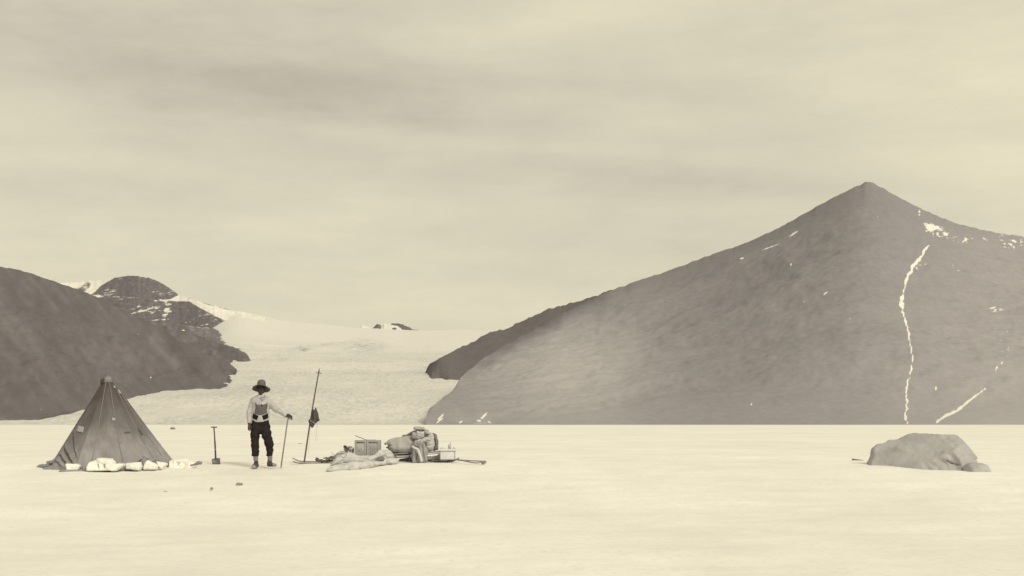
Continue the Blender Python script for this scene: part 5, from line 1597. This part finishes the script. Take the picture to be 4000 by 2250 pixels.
def build_gear():
    fd = 0.012
    soft("sleeping_bag", [(1275, 1846), (1274.5, 1832), (1284, 1824), (1300, 1817.5), (1330, 1811), (1354, 1807), (1385, 1803.5), (1420, 1800.5), (1450, 1799.5), (1468, 1799), (1483, 1801), (1499, 1795), (1516, 1791), (1533, 1789), (1549, 1789.5),
                          (1557, 1800), (1557, 1812), (1520, 1815), (1475, 1821), (1450, 1828), (1414, 1835), (1390, 1841), (1342, 1844)], 29.15, 0.19, 0.10, 0.014, M_fur,
         "long pale fur sleeping bag laid flat in front, nearest the camera", "sleeping bag", "fur sleeping bags", 31.2, smooth=1, amp=0.016, size=0.16, seed=21,
         folds=([(1300, 1823), (1330, 1817), (1368, 1812)], [(1417, 1804), (1416, 1818), (1409, 1830)], [(1374, 1838), (1376, 1825), (1392, 1818)], [(1480, 1802), (1500, 1806), (1530, 1803)], [(1455, 1802), (1458, 1820)]), gw=0.012, gd=0.022)
    soft("sleeping_bag", [(1280, 1824), (1292, 1812), (1306, 1798), (1318, 1787), (1330, 1777), (1348, 1766), (1364, 1762.5), (1384, 1771), (1408, 1781), (1426, 1781), (1446, 1779), (1463, 1775), (1475, 1764), (1484, 1755.5), (1499, 1758), (1523, 1761.5),
                          (1536, 1771), (1537.5, 1784), (1530, 1797), (1516, 1800), (1490, 1812), (1420, 1814), (1354, 1816), (1306, 1822)], 29.75, 0.22, 0.12, 0.014, M_fur,
         "humped pale fur sleeping bag heaped behind the flat one, in front of the cases", "sleeping bag", "fur sleeping bags", 31.45, smooth=1, amp=0.018, size=0.16, seed=22,
         folds=([(1360, 1765), (1362, 1780), (1350, 1800)], [(1462, 1797), (1478, 1790), (1490, 1785), (1501, 1783)], [(1475, 1800), (1490, 1792), (1500, 1786)], [(1497, 1778), (1515, 1775), (1532, 1779)], [(1335, 1775), (1352, 1786)], [(1400, 1788), (1440, 1797)]), gw=0.016, gd=0.03)
    soft("lining", [(1462, 1803), (1470, 1795), (1484, 1786), (1500, 1784), (1503, 1795), (1492, 1803)], 30.75, 0.05, 0.03, 0.010, M_strap, "dark opening lining of the humped sleeping bag folded back", "lining", smooth=1, amp=0.006, size=0.05, seed=23)
    soft("fur_boot", [(1229.5, 1795), (1232, 1790), (1237, 1787), (1244, 1790), (1252, 1794), (1258, 1792), (1261, 1796), (1270, 1797), (1290, 1794), (1300, 1797), (1298, 1804), (1262, 1806), (1246, 1806), (1236, 1801)], 31.3, 0.06, 0.04, 0.009, M_darkfur,
         "dark fur boot lying on its side across the skis", "boot", smooth=1, amp=0.010, size=0.04, seed=24)
    rnd = random.Random(4)
    m = MB()
    for k in range(26):
        x0, y0 = 1268 + rnd.random() * 45, 0
        y0 = 1800 - (x0 - 1262) * 0.36 + rnd.uniform(-5, 5)
        pts = [at(x0, y0, 31.25 + rnd.uniform(-0.08, 0.08))]
        for j in range(3):
            x0 += rnd.uniform(-8, 9)
            y0 += rnd.uniform(-5, 4)
            y0 = min(y0, 1804)
            pts.append(at(x0, y0, 31.25 + rnd.uniform(-0.1, 0.1)))
        m.tube(smooth_path(pts, 4), rnd.uniform(0.006, 0.011), 6)
    m.tube(smooth_path([at(1307, 1778, 31.2), at(1300, 1773, 31.2), at(1294, 1766, 31.2)], 4), 0.005, 6)
    tag(m.build("tangled_lashing", M_straw), "brown tangle of frayed lashing heaped between the fur boot and the humped sleeping bag", "lashing")
    soft("pouch", [(1308, 1780), (1314, 1769), (1328, 1763), (1344, 1760.5), (1352, 1768), (1352, 1800), (1320, 1806), (1300, 1806), (1306, 1792)], 31.2, 0.10, 0.06, 0.012, M_sack, "small grey pouch half hidden at the end of the humped sleeping bag", "pouch", smooth=1, amp=0.008, seed=25,
         folds=([(1312, 1782), (1322, 1775), (1345, 1772)],), gw=0.012, gd=0.03)
    t = thing("parcel", at(1362, 1805, 31.25), "small white parcel tied with dark knotted cord beside the provision cases", "parcel")
    P = outline([(1342, 1750), (1345, 1741), (1355, 1742), (1366, 1745), (1382, 1747.5), (1383, 1810), (1344, 1810)], 31.3)
    stuffed("wrapping", P, 0.10, 0.05, 0.010, M_bag, 31.3, smooth=1, amp=0.010, size=0.05, seed=26, parent=t)
    for pts in (((1345, 1741), (1350, 1747), (1352, 1758), (1350, 1768)), ((1352, 1747), (1360, 1750), (1366, 1745), (1375, 1747)), ((1356, 1768), (1358, 1757), (1364, 1752)), ((1366, 1756), (1369, 1760), (1368, 1766)),
                ((1374, 1755), (1378, 1759), (1376, 1765)), ((1381.5, 1748), (1382, 1768))):
        MB().tube(smooth_path([at(px, py, 31.19) for px, py in pts], 5), 0.010, 6, up=(0, 1, 0)).build("cord", M_darkcord, t)
    so = Solid(at(1335, 1755, 31.1) - 0.1, at(1365, 1735, 31.3) + 0.1, 0.008)
    so.chain([(at(1345, 1743, 31.2), 0.022), (at(1350, 1745, 31.18), 0.026), (at(1353, 1749, 31.18), 0.014)], 0.01).ripple(0.006, 0.02, 5)
    link("knot", so.mesh("knot"), M_darkcord, t)


# ------------------------------------------------------------------ stones
def build_stones():
    Ya, Yb = 31.1, 30.0
    P = outline([(3387, 1830), (3390, 1816), (3397, 1800), (3411, 1780), (3413, 1765), (3418, 1752), (3428, 1743), (3440, 1734), (3455, 1730), (3466, 1729), (3478, 1719), (3490, 1716.5), (3501, 1713.5), (3515, 1712.5), (3540, 1705), (3560, 1698),
                 (3575, 1695), (3584, 1692), (3590, 1695), (3612, 1696), (3630, 1696), (3640, 1700), (3660, 1700), (3685, 1699.5), (3705, 1697), (3718, 1697), (3730, 1700), (3740, 1708), (3752, 1720), (3772, 1741), (3790, 1758), (3796, 1772), (3802, 1788),
                 (3799, 1797), (3796, 1800), (3797, 1815), (3797, 1870), (3600, 1865), (3388, 1850)], Ya, Yb)
    gl = [outline(g, 30.2) for g in ([(3668, 1796), (3680, 1803), (3690, 1809), (3712, 1813)], [(3720, 1829), (3736, 1826), (3750, 1820), (3777, 1816)], [(3764, 1791), (3785, 1793), (3800, 1797)], [(3655, 1753), (3668, 1755), (3678, 1758)])]
    o = stuffed("boulder", P, 0.70, 0.20, 0.022, M_boulder, Ya, Yb, smooth=0, amp=0.022, size=0.35, planes=((-0.6, -0.8, 0.0, -4.33), (0.55, -0.75, 0.3, 5.72), (0.0, -0.55, 0.83, 0.63), (-0.35, -0.6, 0.72, -2.63)), seed=31, grooves=gl[:3], gw=0.011, gd=0.028, gain=0.55)
    tag(o, "large pale grey boulder lying alone on the snow below the mountain", "boulder")
    P = outline([(3770, 1870), (3774, 1820), (3790, 1811), (3806, 1809), (3828, 1809), (3842, 1812), (3857, 1819), (3863, 1828), (3866.5, 1838), (3867, 1870)], 29.3)
    tag(stuffed("boulder", P, 0.30, 0.12, 0.018, M_boulder, 29.35, smooth=1, amp=0.02, size=0.2, seed=32), "low rounded grey rock against the foot of the large boulder", "boulder")
    Y = gY(1799)
    P = outline([(3330, 1803), (3330, 1791), (3341, 1792), (3360, 1795), (3378, 1798), (3384, 1803)], Y)
    tag(stuffed("flat_stone", P, 0.14, 0.05, 0.010, M_slate, Y, smooth=0, amp=0.004, size=0.1, seed=33), "thin dark flake of stone lying a little apart from the large boulder", "stone")
    for px, py, w_, h_, lab, sd in ((934, 1896.5, 11.5, 12, "dark angular stone lying on the open snow in front of the man", 41), (826, 1912, 7, 9, "small dark round stone on the snow in front of the shovel", 42),
                                    (648, 1923, 6, 6, "faint grey pebble on the snow in front of the tent", 43)):
        Y = gY(py)
        c = at(px, py, Y)
        k = Y / F
        so = Solid(c - np.array([w_ + 4, w_ + 4, 8]) * k, c + np.array([w_ + 4, w_ + 4, h_ + 6]) * k, 0.0045)
        so.ball(c + (0, 0, h_ * 0.42 * k), (w_ * k, w_ * 0.8 * k, h_ * 0.55 * k), 0.0)
        if sd == 41:
            so.ball(c + np.array([-3, 0, 9]) * k, 4.5 * k, 0.01).ball(c + np.array([9, 0, 7]) * k, 4 * k, 0.01)
        so.ripple(0.010, 0.035, sd, 3, 0.6)
        tag(link("stone", so.mesh("stone"), M_pebble), lab, "stone")
    Y = 210.0
    c = at(676, 1677, Y)
    k = Y / F
    so = Solid(c - np.array([14, 12, 6]) * k, c + np.array([14, 12, 12]) * k, 0.03)
    so.ball(c + (0, 0, 1.5 * k), (9.5 * k, 7 * k, 6 * k), 0.0).limb(c + np.array([-7, 0, 1]) * k, c + np.array([7, 0, 1]) * k, 3.5 * k, 3.5 * k, 0.05).ripple(0.07, 0.25, 5)
    tag(link("far_boulder", so.mesh("far_boulder"), M_stone), "small dark boulder far out on the snow behind the tent", "boulder")
    for px, py, w_, lab, sd in ((1172, 1735, 9, "thin grey ridge of ice on the snow just beside the ski pole", 51), (1820, 1731, 12, "low grey ice hummock on the snow behind the stove box", 52)):
        Y = gY(py)
        c = at(px, py, Y)
        k = Y / F
        so = Solid(c - np.array([w_ + 6, 8, 4]) * k, c + np.array([w_ + 6, 8, 7]) * k, 0.016)
        so.ball(c, (w_ * k, 5 * k, 3.2 * k), 0.0).ripple(0.02, 0.16, sd, 2)
        tag(link("ice_lump", so.mesh("ice_lump"), M_stone), lab, "ice")


build_skis()
build_sledge()
build_load()
build_cases()
build_gear()
build_stones()
